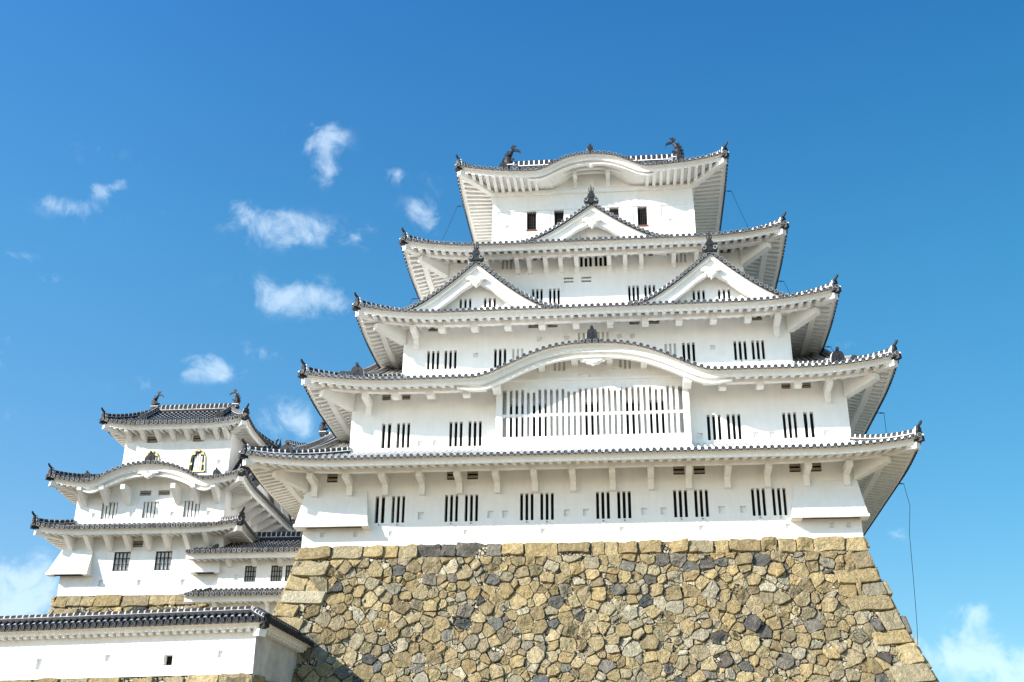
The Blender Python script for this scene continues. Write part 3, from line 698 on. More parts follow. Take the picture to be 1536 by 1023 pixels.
def stone_face(mb, M, left, right, t0, t1, cw, ch, seed, toprow=True, quoinL=True, quoinR=True, gap=.03, vis=None):
    """irregular stones between u=left(t) and u=right(t) for depth t0..t1 below the top"""
    r = random.Random(seed); top = t0
    Ls, Rs = [], []
    if toprow:
        u = left(t0)+(.0); x1 = right(t0)
        while u < x1-.3:
            wd = r.uniform(.65, 1.7); 
            if x1-(u+wd) < .8: wd = x1-u
            b = t0+r.uniform(.58, .74); d0 = (left(b)-left(t0)) if u == left(t0) else 0; d1 = (right(b)-right(t0)) if u+wd >= x1-.01 else r.uniform(-.05, .05)
            add_stone(mb, [(u+.015, t0+.0), (u+wd-.015, t0+.0), (u+wd-.02+d1, b), (u+.02+d0, b+r.uniform(-.05, .05))], M, r, shade(r.choice(TANS) if r.random() < .88 else r.choice(GREYS), r, .9, 1.12), r.uniform(.02, .09), r.random() < .8, .03); u += wd
        top = t0+.70
    t = top; i = 0
    while t < t1 and (quoinL or quoinR):
        hL = r.uniform(.62, .98)
        for q, side, lst in ((quoinL, 0, Ls), (quoinR, 1, Rs)):
            if not q: continue
            ln = (1.9, 1.0)[(i+side) % 2]*r.uniform(.85, 1.15); tb = t+hL; e = left if side == 0 else right; sg = 1 if side == 0 else -1; tilt = .14
            tt_ = t-.0; P = [(e(t), t+.01), (e(t)+sg*ln, t+.01+tilt), (e(tb)+sg*ln, tb-.015+tilt), (e(tb), tb-.015)]
            if side == 1: P = P[::-1]
            cc = r.choice(TANS) if r.random() < .90 else r.choice(PALES+GREYS[3:])
            add_stone(mb, P, M, r, shade(cc, r, .86, 1.1), .10, r.random() < .45, .04); lst.append((t+tilt*.5, tb+tilt*.5, ln))
        t += hL; i += 1
    def inner(lst, e, sg, tt):
        for a, b, ln in lst:
            if a <= tt < b: return e(tt)+sg*ln
        return e(tt)+(sg*.9 if lst else 0)
    # packed stones of mixed size: large ones first, then wedges and pebbles in the gaps (power diagram)
    pts = []; rad = []; S = 1.3*cw; cell = {}
    ulo, uhi = left(t1)-.5, right(t1)+.5; area = (uhi-ulo)*(t1-top)
    for rr, cnt in ((.56, .45), (.47, 1.6), (.39, 3.2), (.31, 4.5), (.21, 3.0), (.12, 2.4), (.08, 1.6)):
        rr *= cw; n = int(cnt*area/(cw*cw)*.55)
        for _ in range(n):
            x, y = r.uniform(ulo, uhi), r.uniform(top-.2, t1+.3); q = rr*r.uniform(.86, 1.14)
            gx, gy = int(x//S), int(y//S); ok = True
            for i in (-1, 0, 1):
                for j in (-1, 0, 1):
                    for m in cell.get((gx+i, gy+j), ()):
                        dx, dy = (pts[m][0]-x)*.90, (pts[m][1]-y)*1.16
                        if dx*dx+dy*dy < (.72*(q+rad[m]))**2: ok = False; break
                    if not ok: break
                if not ok: break
            if ok: cell.setdefault((gx, gy), []).append(len(pts)); pts.append((x, y)); rad.append(q)
    alive = set()
    for k, p in enumerate(pts):
        if p[1] < top+.0: continue
        if p[0] < inner(Ls, left, 1, p[1])-.02 or p[0] > inner(Rs, right, -1, p[1])+.02: continue
        alive.add(k)
    for k, p in enumerate(pts):
        if k not in alive or p[1] > t1: continue
        a, b = inner(Ls, left, 1, p[1]), inner(Rs, right, -1, p[1]); gx, gy = int(p[0]//S), int(p[1]//S)
        nb = [q for i in (-1, 0, 1) for j in (-1, 0, 1) for q in cell.get((gx+i, gy+j), ()) if q != k and q in alive]
        nb.sort(key=lambda q: (pts[q][0]-p[0])**2+(pts[q][1]-p[1])**2-rad[q]**2); h_ = rad[k]*2.1+.1
        ns = r.choice((5, 6, 6, 7)); ph = r.uniform(0, 6.28)
        poly = [(p[0]+h_*r.uniform(1.0, 1.3)*1.12*math.cos(ph+(t_+r.uniform(-.2, .2))*2*math.pi/ns), p[1]+h_*r.uniform(1.0, 1.3)*.92*math.sin(ph+(t_+r.uniform(-.2, .2))*2*math.pi/ns)) for t_ in range(ns)]
        poly = [(p[0]+h_*1.2*math.cos(ph+w_*2*math.pi/ns), p[1]+h_*1.0*math.sin(ph+w_*2*math.pi/ns)) for w_ in [t_+r.uniform(-.22, .22) for t_ in range(ns)]]
        g = gap*r.choice((.3, .45, .6, .9, 1.4))
        for q in nb[:26]:
            dx, dy = pts[q][0]-p[0], pts[q][1]-p[1]; L = math.hypot(dx, dy)
            if L < .02: continue
            m_ = (L*L+rad[k]**2-rad[q]**2)/(2*L); poly = clip_poly(poly, dx/L, dy/L, (dx*p[0]+dy*p[1])/L+m_-g)
            if len(poly) < 3: break
        if len(poly) < 3: continue
        poly = clip_poly(poly, -1, 0, -(a+.015)); poly = clip_poly(poly, 1, 0, b-.015) if poly else poly; poly = clip_poly(poly, 0, -1, -(top+.01)) if poly else poly
        if len(poly) < 3: continue
        small = rad[k] < .2*cw; edge = min(p[0]-a, b-p[0]) < .5
        c = shade(r.choice(PALES), r, .8, 1.2) if small and r.random() < .55 else stone_col(r)
        add_stone(mb, poly, M, r, c, r.uniform(-.05, .02) if small else .015 if edge else r.uniform(.0, .08), True, .014 if small else .024)
def batter(t): return .19*t+.014*t*t
def stone_base(name, x0, x1, y0, y1, z0, zg, label, cw=.86, ch=.66, seed=1, sides='flrb', bt=batter, tvis=None, vis=None):
    H = z0-zg; mb = MB(); tv = tvis or H
    maps = dict(f=(lambda u, t, o: Vector((u, y0-bt(t)-o, z0-t+.25*o)), lambda t: x0-bt(t), lambda t: x1+bt(t)),
                b=(lambda u, t, o: Vector((x0+x1-u, y1+bt(t)+o, z0-t+.25*o)), lambda t: x0-bt(t), lambda t: x1+bt(t)),
                r=(lambda u, t, o: Vector((x1+bt(t)+o, u, z0-t+.25*o)), lambda t: y0-bt(t), lambda t: y1+bt(t)),
                l=(lambda u, t, o: Vector((x0-bt(t)-o, y0+y1-u, z0-t+.25*o)), lambda t: y0-bt(t), lambda t: y1+bt(t)))
    for k in sides:
        M, l, r = maps[k]; big = 1.0 if k == 'f' else 1.5
        stone_face(mb, M, l, r, 0, tv if k == 'f' else min(tv, H), cw*big, ch*big, seed+ord(k), vis=vis if k == 'f' else None)
    n = 14
    rows = []
    for i in range(n+1):
        t = H*i/n; b = bt(t)-.07; rows.append([(x0-b, y0-b, z0-t-.02), (x1+b, y0-b, z0-t-.02), (x1+b, y1+b, z0-t-.02), (x0-b, y1+b, z0-t-.02)])
    mb.grid(rows, FILLER, True); mb.face(rows[0], FILLER)
    return tag(mb.build(name, None), label, 'stone wall')

GZ = -16.5
# ---------------------------------------------------------------- ground
g = MB(); g.face([(-3000, -3000, GZ), (3000, -3000, GZ), (3000, 3000, GZ), (-3000, 3000, GZ)], GRAVEL)
go = g.build('ground'); go['kind'] = 'structure'

#KEEP#
# ---------------------------------------------------------------- main keep
keep = thing('castle_keep', (0, 10, 0), 'tall white five-roofed castle keep with grey tiled roofs standing on the high stone base', 'castle keep')
W1 = Front(0)
for i, x in enumerate((-11.02, -10.08, -7.35, -6.33, -3.52, -2.5, .30, 1.36, 4.15, 5.18, 7.98, 8.99)):
    W1.add('window', 'lattice', x, 1.16, .5 if i == 0 else .68, 1.40, 'slot', True)
for x in (-13.6, -7.35, -6.3, 4.15, 5.17, 9.89, 10.9): W1.add('vent', 'slat', x, 3.36, .56, .54, 'vent')
for x in (-8.9, -5.35, -4.6, -1.5, -.55, 2.35, 3.3, 6.15, 7.2): W1.add('loophole', 'lining', x, 1.32, .30, .36, 'loop')
for x in (-13.9, -12.2, -10.4, -6.6, -2.7, 1.2, 5.1, 9.3, 11.4, 12.2): W1.add('loophole', 'lining', x, .48, .22, .26, 'loop')
storey(keep, -14.94, 12.82, 0, 20, -.05, 4.05, W1.holes()); W1.place(keep)
ib = []
for xa, xb, ta, tb in ((-15.22, -11.5, -14.94, -11.72), (9.45, 13.06, 9.72, 12.82)):
    mb = MB()
    mb.hexa([(xa, -.60, 1.0), (xb, -.60, 1.0), (xb, .1, 1.0), (xa, .1, 1.0), (ta, -.03, 2.85), (tb, -.03, 2.85), (tb, .1, 2.85), (ta, .1, 2.85)], PLASTER)
    mb.box(xa-.05, xb+.05, -.66, -.5, .86, 1.002, PLASTER); mb.box(xa-.05, xa+.5, -.5, .1, .84, .998, PLASTER); mb.box(xb-.3, xb+.05, -.5, .1, .84, .998, PLASTER)
    mb.box(xa+.55, xb-.35, -.48, -.05, .93, .996, DARK)
    mb.build('stone_drop_bay', keep)
P1 = [(0, 3.45), (1.45, 3.45), (1.45, 3.15), (.34, 3.06), (.31, 2.95), (.29, 2.56), (0, 2.56)]
brackets(keep, [-14.42, -12.6, -10.75, -8.85, -6.93, -5.0, -3.08, -1.16, .82, 2.72, 4.6, 6.5, 8.45, 10.35, 12.3], 0, P1, .30)
R1 = Roof(keep, (-14.94, 12.82, 0, 20), (-12.8, 12.8, 0, 20), 2.775, 3.652, 1.15, lift=.45)
# second storey
W2 = Front(0)
for i, x in enumerate((-10.9, -10.0, -7.23, -6.23, 6.05, 7.05, 9.85, 10.8)): W2.add('window', 'lattice', x, 5.14, .5 if i in (0, 7) else .70, 1.38, 'slot', True)
for x in (-4.1, -2.9, -.2, 1.9, 3.2): W2.add('opening', 'shutter', x, 5.3, .75, 2.1, 'hole')
for x in (-11.0, -9.93, 9.82, 10.85): W2.add('vent', 'slat', x, 7.82, .45, .32, 'vent')
for x in (-9.1, -8.3, -5.6, 5.3, 8.1, 8.9, 11.6): W2.add('loophole', 'lining', x, 5.2, .28, .34, 'loop')
storey(keep, -12.8, 12.8, 0, 20, 4.6, 8.6, W2.holes()); W2.place(keep)
P2 = [(.3, 7.80), (1.42, 7.78), (1.42, 7.43), (1.0, 7.41), (.3, 7.68)]
P2c = [(0, 7.78), (1.42, 7.78), (1.42, 7.46), (.34, 7.40), (.28, 6.95), (0, 6.95)]
brackets(keep, [-10.25, -8.42, -6.55, 6.5, 8.37, 10.25], 0, P2, .34); brackets(keep, [-11.85, 11.8], 0, P2c, .30)
R2 = Roof(keep, (-12.8, 12.8, 0, 20), (-10.56, 10.56, 1.77, 18.23), 2.364, 7.996, 1.6, lift=.55, kara=[(0, 6.2, 1.7)])
# big lattice bay under the curved gable
bay = MB(); BX0, BX1, BY = -5.05, 4.82, -.82
bay.box(BX0, BX1, BY-.03, -.002, 4.4, 5.27, PLASTER); bay.box(BX0-.06, BX1+.06, BY-.10, -.004, 4.4, 4.62, PLASTER)
for a, b in ((BX0, -4.72), (4.50, BX1)): bay.box(a, b, BY, -.003, 5.272, 8.4, PLASTER)
bay.box(-4.718, 4.498, BY+.01, BY+.3, 7.86, 8.5, PLASTER)
for a in (BX0-.12, BX1-.30): bay.box(a, a+.42, BY-1.0, BY-.002, 7.62, 7.9, PLASTER); 
bo = bay.build('lattice_bay', keep)
lat = MB(); n = 31; pit = (4.5+4.72)/n
for i in range(n-1): x = -4.72+pit*(i+1); lat.box(x-.078, x+.078, BY+.02, BY+.17, 5.274, 7.858, PLASTER)
bo2 = lat.build('lattice', bo)
rl = MB(); rl.box(-4.716, 4.496, BY+.045, BY+.22, 6.40, 6.53, PLASTER)
for x in (-3.3, -1.1, 1.1, 3.3): rl.box(x-.3, x+.3, BY+.0, BY+.15, 7.70, 7.857, PLASTER)
rl.build('rail', bo)
# pediment wall inside the curved gable
def kara_wall(parent, roof, y, z0, hwm, wins, drop=.18, m=None, name='pediment_wall'):
    m = m or PLASTER; mb = MB(); xc, hw, h = roof.kara[0]; L = [xc-hwm+2*hwm*i/48 for i in range(49)]
    xs = sorted(set(L) | {v for q in wins for v in (q[0]-q[2]/2, q[0]+q[2]/2)})
    for a, b in zip(xs, xs[1:]):
        mm = (a+b)/2; za, zb = roof.Zs('f', a, 0)-drop, roof.Zs('f', b, 0)-drop; c = [q for q in wins if abs(mm-q[0]) < q[2]/2]
        if c:
            q = c[0]; mb.face([(a, y, z0), (b, y, z0), (b, y, q[1]), (a, y, q[1])], m); mb.face([(a, y, q[1]+q[3]), (b, y, q[1]+q[3]), (b, y, zb), (a, y, za)], m)
        else: mb.face([(a, y, z0), (b, y, z0), (b, y, zb), (a, y, za)], m)
    return mb.build(name, parent)
kw = kara_wall(keep, R2, BY+.005, 7.95, 5.6, [(-1.76, 8.86, .6, .54), (1.64, 8.86, .6, .54)])
for x in (-1.76, 1.64): opening(keep, 'window', 'lattice', .6, .54, 'shut', (x, BY+.005, 8.86))
cp = MB(); cp.box(-4.7, 4.5, BY-.10, BY+.0, 8.3, 8.42, PLASTER)
for x in (-2.65, -.95, .85, 2.6): cp.box(x-.16, x+.16, BY-1.0, BY-.002, 8.82 if abs(x) > 2 else 9.12, 9.08 if abs(x) > 2 else 9.36, PLASTER)
for s in (-1, 1):
    for k in range(3): cp.tube([(s*(.5+.35*k+.3*math.cos(t)), BY-.02, 8.55+.12*k+.16*math.sin(t)) for t in [j*.6 for j in range(7)]], .035, PLASTER, 5)
cp.build('relief_carving', kw)
pendant(keep, frame_at((0, -1.85, 0), (0, -1)), 9.18, .62, PLASTER, wide=2.3)
end_tile('ridge_end_tile', (0, R2.ey0+.05, 9.86), (0, -1), .62, keep)
mbk = MB(); ridge_strip(mbk, [(0, R2.ey0+.3, 9.82), (0, 1.7, 9.82)], .4, .45, TILE, JOINT); mbk.build('gable_ridge', R2.obj)
# side gables of the second roof: the slope carries on up to a ridge that runs east-west
for s, RR, xin, xout, ox in ((-1, R2, 10.3, 13.25, 12.28), (1, R2, 10.3, 13.25, 12.28), (-1, R1, 12.7, 15.9, 15.65)):
    mb = MB(); ya, yb_ = -1.55, 10.0; zof = (lambda y: R2.ze+R2.zr+.06+.36*(y-R2.ey0)+.0125*(y-R2.ey0)**2) if RR is R2 else (lambda y: 4.24+.385*(y+1.56)+.0075*(y+1.56)**2)
    ys = [ya+(yb_-ya)*i/20 for i in range(21)]
    n = 9
    mb.grid([[(s*xin, y, zof(y)) for y in ys], [(s*xout, y, zof(y)) for y in ys]], TILE)
    mb.grid([[(s*xin, y, zof(y)-.14) for y in ys], [(s*xout, y, zof(y)-.14) for y in ys]], PLASTER)
    mb.grid([[(s*xin, y, zof(20-y)) for y in [20-q for q in ys]], [(s*xout, y, zof(20-y)) for y in [20-q for q in ys]]], TILE)
    for i in range(n):
        x = xin+.2+i*.33; rows = []; kd = []
        yy = ya
        while yy < yb_:
            for f in (0, .24): rows.append((yy+f)); kd.append(f > 0)
            yy += .34
        sec = [[(s*x-.095, y, zof(y)), (s*x-.06, y, zof(y)+.075), (s*x, y, zof(y)+.105), (s*x+.06, y, zof(y)+.075), (s*x+.095, y, zof(y))] for y in rows]
        mb.grid(sec, TILE, False, lambda rr, kk: JOINT if kd[rr] or kk in (0, 3) else TILE)
    gw = [(s*(xout-.35), y, zof(y)-.1) for y in ys]+[(s*(xout-.35), 20-y, zof(y)-.1) for y in ys[::-1]]
    go_ = mb.build('side_gable', keep)
    pm = MB(); pm.face(gw, PLASTER); pm.build('pediment_wall', go_)
    rb = MB(); ridge_strip(rb, [(s*(xout-.15), y, zof(y)+.05) for y in ys], .36, .42, TILE, JOINT)
    ridge_strip(rb, [(s*(xout-.9), y, zof(y)+.05) for y in ys[3:]], .3, .3, TILE, JOINT); rb.build('gable_ridge', go_)
    end_tile('ridge_end_tile', (s*ox, -1.62, zof(-1.6)-.06), (0, -1), .72, go_)
# third storey
W3 = Front(1.77)
for i, x in enumerate((-8.88, -7.91, -5.16, 5.1, 7.85, 8.8)): W3.add('window', 'lattice', x, 10.25, .68, 1.12, 'slot', True)
for x in (-4.18, 4.12): W3.add('window', 'lattice', x, 10.45, .62, .88, 'shut')
for x in (-.56, .50): W3.add('window', 'lattice', x, 11.62, .62, .56, 'shut')
for x in (-8.93, -3.33, -2.27, 2.23, 3.31, 8.87): W3.add('vent', 'slat', x, 12.55, .56, .34, 'vent')
for x in (-6.5, -3.0, -1.5, 1.4, 2.1, 6.4): W3.add('loophole', 'lining', x, 10.9 if abs(x) > 3.5 else 11.75, .26, .26, 'loop')
storey(keep, -10.56, 10.56, 1.77, 18.23, 9.0, 13.2, W3.holes()); W3.place(keep)
P3 = [(.3, 12.34), (1.45, 12.32), (1.45, 11.99), (1.0, 11.97), (.3, 12.24)]; P3c = [(0, 12.32), (1.45, 12.32), (1.45, 12.02), (.34, 11.95), (.28, 11.5), (0, 11.5)]
brackets(keep, [-8.25, -6.45, -4.62, -2.76, -.92, .92, 2.8, 4.6, 6.43, 8.25], 1.77, P3, .34); brackets(keep, [-9.82, 9.82], 1.77, P3c, .30)
R3 = Roof(keep, (-10.56, 10.56, 1.77, 18.23), (-8.56, 8.56, 3.38, 16.62), 2.43, 12.54, 1.7, lift=.62)
# fourth storey
W4 = Front(3.38)
for x in (-3.23, -2.25, 2.28, 3.2): W4.add('window', 'lattice', x, 14.72, .62, 1.04, 'slot')
for x in (-.40, .45): W4.add('window', 'lattice', x, 17.08, .68, .76, 'slot')
for x in (-5.0, 5.06): W4.add('window', 'lattice', x, 17.12, .60, .66, 'shut')
for x in (-1.42, -.40): W4.add('slit_window', 'slat', x, 16.1, .56, .34, 'slit')
for x in (-7.67, -3.2, 3.22, 7.6): W4.add('vent', 'slat', x, 17.62, .56, .30, 'vent')
storey(keep, -8.56, 8.56, 3.38, 16.62, 13.6, 18.1, W4.holes()); W4.place(keep)
P4 = [(0, 17.26), (1.32, 17.26), (1.32, 17.02), (.24, 17.0), (.20, 16.72), (0, 16.72)]
brackets(keep, [-7.0, -6.1, -4.35, -3.65, -2.7, -1.83, -.92, .95, 1.86, 2.78, 4.62, 5.9, 7.0], 3.38, P4, .24)
R4 = Roof(keep, (-8.56, 8.56, 3.38, 16.62), (-6.12, 6.12, 5.37, 14.63), 2.36, 17.476, 2.0, lift=.57)
# top storey
W6 = Front(5.37)
for x in (-3.73, -2.05, 1.31, 3.01): W6.add('window', 'shutter_bars', x, 20.8, .58, 1.3, 'open')
for x in (-5.2, -.4, 4.7): W6.add('loophole', 'lining', x, 20.95, .26, .26, 'loop')
def trim6(mb):
    y = 5.37
    for x in (-6.12+.16, -4.08, -2.40, -.72, .96, 2.66, 4.34, 6.12-.16): mb.box(x-.13, x+.13, y-.035, y-.002, 22.24, 23.35, PLASTER)
    mb.box(-6.15, 6.15, y-.06, y-.003, 22.12, 22.24, PLASTER); mb.box(-6.16, 6.16, y-.16, y-.003, 23.20, 23.45, PLASTER)
    mb.box(-6.26, -6.122, 5.3, 14.6, 23.2, 23.45, PLASTER); mb.box(6.122, 6.26, 5.3, 14.6, 23.2, 23.45, PLASTER)
    for x in (-5.98, 5.98): mb.box(x-.16, x+.16, y-.05, y-.002, 18.8, 22.118, PLASTER)
    for x in (-3.0, -1.36, 2.02, 3.72): mb.box(x-.36, x+.42, y-.045, y-.001, 20.82, 22.1, PLASTER)
storey(keep, -6.12, 6.12, 5.37, 14.63, 18.8, 23.75, W6.holes(), more=trim6); W6.place(keep)
R5 = Roof(keep, (-6.12, 6.12, 5.37, 14.63), (-5.3, 5.3, 9.85, 10.15), 2.085, 23.7, 4.15, lift=.6, kara=[(0, 3.4, 1.0)], beam=False, sl=0.0, rafter=.42, kth=.26)
kw5 = kara_wall(keep, R5, 5.37-.004, 23.4, 3.1, [])
a5 = MB()
for x in (-1.0, 1.0): a5.box(x-.12, x+.12, 4.4, 5.36, 23.95, 24.25, PLASTER); a5.box(x-.12, x+.12, 5.2, 5.364, 23.5, 23.95, PLASTER)
a5.box(-.14, .14, 5.2, 5.364, 23.47, 24.1, PLASTER); a5.box(-2.2, 2.2, 5.22, 5.363, 23.47, 23.60, PLASTER)
for dz, yb in ((.10, 4.05), (.10, 4.5), (.10, 4.95)):
    rows = []
    for i in range(41):
        x = -2.6+5.2*i/40; z = R5.Zs('f', x, 0)-.24; rows.append([(x, yb, z), (x, yb, z-.14), (x, yb+.16, z-.14), (x, yb+.16, z)])
    a5.grid(rows, PLASTER)
a5.build('relief_carving', kw5)
pendant(keep, frame_at((0, 3.75, 0), (0, -1)), 24.42, .42, PLASTER, wide=1.6)
end_tile('ridge_end_tile', (0, R5.ey0+.03, 24.86), (0, -1), .42, keep)
rr = MB(); ridge_strip(rr, [(x, 10, 27.9) for x in (-5.6, -2, 2, 5.6)], .62, .75, TILE, JOINT, .34); rr.build('roof_ridge', R5.obj)
for s in (-1, 1):
    rr = MB(); ridge_strip(rr, [(s*5.15, 9.8-.32*i, R5.Zs('f', 0+5.15*s, max(0, 1-.32*i/6.6))+.05) for i in range(16)], .34, .4, TILE, JOINT); rr.build('gable_ridge', R5.obj)
    end_tile('ridge_end_tile', (s*5.45, 4.75, R5.Zs('f', s*5.2, .2)+.18), (0, -1), .55, R5.obj)
    fish('fish_ornament', (s*5.6, 10, 28.3), -s, 1.75, keep)
# dormer gables
gw_ = [(-.52, .62, .62, .56), (.52, .62, .62, .56)]
def mk(xc, yf, zb, hw, h, depth, wz, wx, ww, wh):
    fr = lambda a, b, z: Vector((xc+a, yf+b, z))
    return gable(keep, fr, zb, hw, h, depth, [(-wx, zb+wz, ww, wh), (wx, zb+wz, ww, wh)], fin=.76)
mk(-6.32, -.28, 12.86, 4.1, 2.95, 4.6, .52, .68, .66, .58); mk(6.42, -.28, 12.86, 4.1, 2.95, 4.6, .52, .68, .66, .58)
mk(.04, 1.35, 17.72, 4.0, 2.4, 5.0, .34, .52, .46, .42)
stone_base('stone_base', -14.94, 12.84, -.02, 20, 0, GZ, 'high sloping base of rough tan and grey stones under the main keep', .72, .62, 3, tvis=12.0)
# ---------------------------------------------------------------- small west keep
sk = thing('small_keep', (-26.6, 13, -.55), 'smaller white three-roofed turret keep with dark tiles and two gilt-edged arched windows', 'small keep')
SX0, SX1 = -31.4, -21.85
A1 = Front(7.95)
for x in (-27.83, -25.33): A1.add('window', 'lattice', x, .82, .98, 1.12, 'grid')
for x in (-28.9, -26.6, -24.0): A1.add('loophole', 'lining', x, -.05, .26, .34, 'loop')
for x in (-27.05,): A1.add('vent', 'slat', x, 2.22, .75, .36, 'vent')
storey(sk, SX0, SX1, 7.95, 18, -.6, 3.35, A1.holes(), PLASTER_OLD); A1.place(sk)
PS = lambda z: [(0, z), (1.15, z), (1.15, z-.28), (.12, z-.95), (0, z-.95)]
brackets(sk, [-30.95, -29.75, -28.55, -27.4, -26.2, -25.05, -23.85, -22.65], 7.95, PS(2.92), .26, PLASTER_OLD)
RA = Roof(sk, (SX0, SX1, 7.95, 18), (-31.15, -22.05, 8.0, 18), 1.52, 2.95, .55, lift=.3, old=True, Am=3.0, pitch=.30, sl=.10, beam=False, rafter=.36)
for xa, xb in ((-31.95, -29.55), (-23.45, -21.75)):             # bays over the corners
    mb = MB(); w_ = .12 if xa < -30 else .0
    mb.hexa([(xa, 7.35, .66), (xb, 7.35, .66), (xb, 8.0, .66), (xa, 8.0, .66), (xa+.5*(w_ > 0)+.0, 7.9, 2.2), (xb-.05, 7.9, 2.2), (xb-.05, 8.0, 2.2), (xa+.5*(w_ > 0), 8.0, 2.2)], PLASTER_OLD)
    mb.box(xa-.04, xa+.3, 7.30, 7.94, .52, .662, PLASTER_OLD); mb.box(xb-.3, xb+.04, 7.30, 7.94, .52, .662, PLASTER_OLD); mb.box(xa+.3, xb-.3, 7.31, 7.42, .54, .661, PLASTER_OLD)
    mb.box(xa+.31, xb-.31, 7.43, 7.93, .57, .655, DARK); mb.build('stone_drop_bay', sk)
A2 = Front(8.05)
for x in (-29.08, -26.55, -24.05): A2.add('window', 'lattice', x, 3.96, .98, 1.02, 'slat')
for x in (-27.0, -25.85): A2.add('vent', 'slat', x, 5.35, .7, .30, 'vent')
for x in (-30.0, -27.7, -25.2, -23.0): A2.add('loophole', 'lining', x, 4.05, .24, .30, 'loop')
def kara_top(mb):
    pass
storey(sk, -31.15, -22.05, 8.05, 18, 3.2, 6.1, A2.holes(), PLASTER_OLD); A2.place(sk)
brackets(sk, [-30.6, -29.25, -27.95, -24.9, -23.7, -22.5], 8.05, PS(5.72), .26, PLASTER_OLD)
for zz, ys in ((2.92, (9.5, 11, 12.5, 14, 15.5)), (5.72, (9.3, 10.6, 11.9, 13.2, 14.5, 15.8))):   # brackets on the east side
    me = None; xw = SX1 if zz < 4 else -22.05
    for y in ys:
        if me is None:
            mb = MB(); mb.prism(PS(zz), lambda a, b, z: Vector((a, b, z)), -.13, .13, PLASTER_OLD); me = mb.build('bracket', sk, loc=(xw, y, 0)).data
        else: link('bracket', me, sk, (xw, y, 0))
RB = Roof(sk, (-31.15, -22.05, 8.05, 18), (-30.05, -23.2, 11, 15.2), 1.45, 5.82, 1.5, lift=.42, old=True, Am=3.0, pitch=.30, sl=.10, beam=False, rafter=.36, kara=[(-26.5, 3.7, 1.02)])
kwb = kara_wall(sk, RB, 8.045, 5.7, 3.3, [], m=PLASTER_OLD)
pendant(sk, frame_at((-26.5, 6.85, 0), (0, -1)), 6.42, .5, PLASTER_OLD, wide=1.7)
end_tile('ridge_end_tile', (-26.4, RB.ey0+.1, 7.0), (0, -1), .5, sk, TILE_OLD, JOINT_OLD)
mb = MB(); ridge_strip(mb, [(-26.5, RB.ey0+.3, 6.98), (-26.5, 10.6, 6.98)], .3, .3, TILE_OLD, JOINT_OLD); mb.build('gable_ridge', RB.obj)
for x in (-30.55, -22.6): end_tile('ridge_end_tile', (x, RB.ey0+.9, RB.Zs('f', x, .2)+.05), (0, -1), .42, RB.obj, TILE_OLD, JOINT_OLD)
for x, dx in ((-30.55, .9), (-22.6, -.9)):
    mb = MB(); ridge_strip(mb, [(x+dx*i/8, RB.ey0+1.1+.35*i, RB.Zs('f', x, .25+.075*i)+.05) for i in range(9)], .3, .34, TILE_OLD, JOINT_OLD); mb.build('gable_ridge', RB.obj)
# gable facing east on the second roof
gable(sk, lambda a, b, z: Vector((-20.75-b, 13.4+a, z)), 6.0, 4.6, 3.7, 3.2, [], old=True, fin=.6, name='side_gable')
# top storey with arched windows
A3 = Front(11.0)
for x in (-28.15, -25.15): A3.add('arched_window', 'lattice', x, 7.75, .74, 1.28, 'hole')
for x in (-28.3, -25.3): A3.add('vent', 'slat', x, 9.72, .72, .42, 'vent')
A3.add('loophole', 'lining', -23.8, 8.2, .24, .3, 'loop')
storey(sk, -30.05, -23.15, 11, 15.2, 7.0, 10.75, [h for h in A3.holes()], PLASTER_OLD)
for n_, sub, x, z, w_, h_, k_, hk in A3.L:
    if n_ != 'arched_window': opening(sk, n_, sub, w_, h_, k_, (x, 11.0, z)); continue
    mb = MB(); f = lambda a, b, zz, x=x, z=z: Vector((x+a, 11.0+b, z+zz)); hw_ = .56
    arch = [(-.50, 0), (-.46, .5), (-.42, .95), (-.30, 1.20), (-.12, 1.32), (0, 1.42), (.12, 1.32), (.30, 1.20), (.42, .95), (.46, .5), (.50, 0)]
    inn = [(a*.74, .06+zz*.86) for a, zz in arch]
    mb.grid([[f(a, -.06, zz) for a, zz in arch], [f(a, -.06, zz) for a, zz in inn]], BLACK)
    mb.grid([[f(a, -.06, zz) for a, zz in inn], [f(a, .12, zz) for a, zz in inn]], BLACK)
    mb.grid([[f(a, -.002, zz) for a, zz in arch], [f(a, -.06, zz) for a, zz in arch]], BLACK)
    mb.face([f(a, .13, zz) for a, zz in inn], VENTWOOD); mb.box(x-.56, x+.56, 10.92, 10.998, z-.06, z+.02, BLACK)
    wo3 = mb.build('arched_window', sk)
    lb = MB()
    for i in range(4): xx = -.26+.52*i/3; lb.box(x+xx*.8-.045, x+xx*.8+.045, 11.02, 11.10, z+.04, z+(1.0 if i in (0, 3) else 1.18), PLASTER_OLD)
    lb.build('lattice', wo3)
    gb = MB()
    for (a, b_) in zip(arch, arch[1:]):
        p, q = f(a[0]*1.04, -.075, a[1]*1.02), f(b_[0]*1.04, -.075, b_[1]*1.02); gb.tube([p, q], .022, GOLD, 5)
    for i in (1, 3, 5, 7, 9): a = arch[i]; gb.box(x+a[0]*.92-.08, x+a[0]*.92+.08, 10.918, 10.939, z+a[1]*.96-.07, z+a[1]*.96+.07, GOLD)
    gb.box(x-.5, x+.5, 10.90, 10.918, z-.055, z+.01, GOLD)
    gb.build('gilt_fittings', wo3)
PC = [(0, 10.42), (.95, 10.42), (.95, 10.2), (.12, 9.78), (0, 9.78)]
brackets(sk, [-29.7, -28.75, -27.8, -26.85, -25.9, -24.95, -24.0, -23.4], 11, PC, .24, PLASTER_OLD)
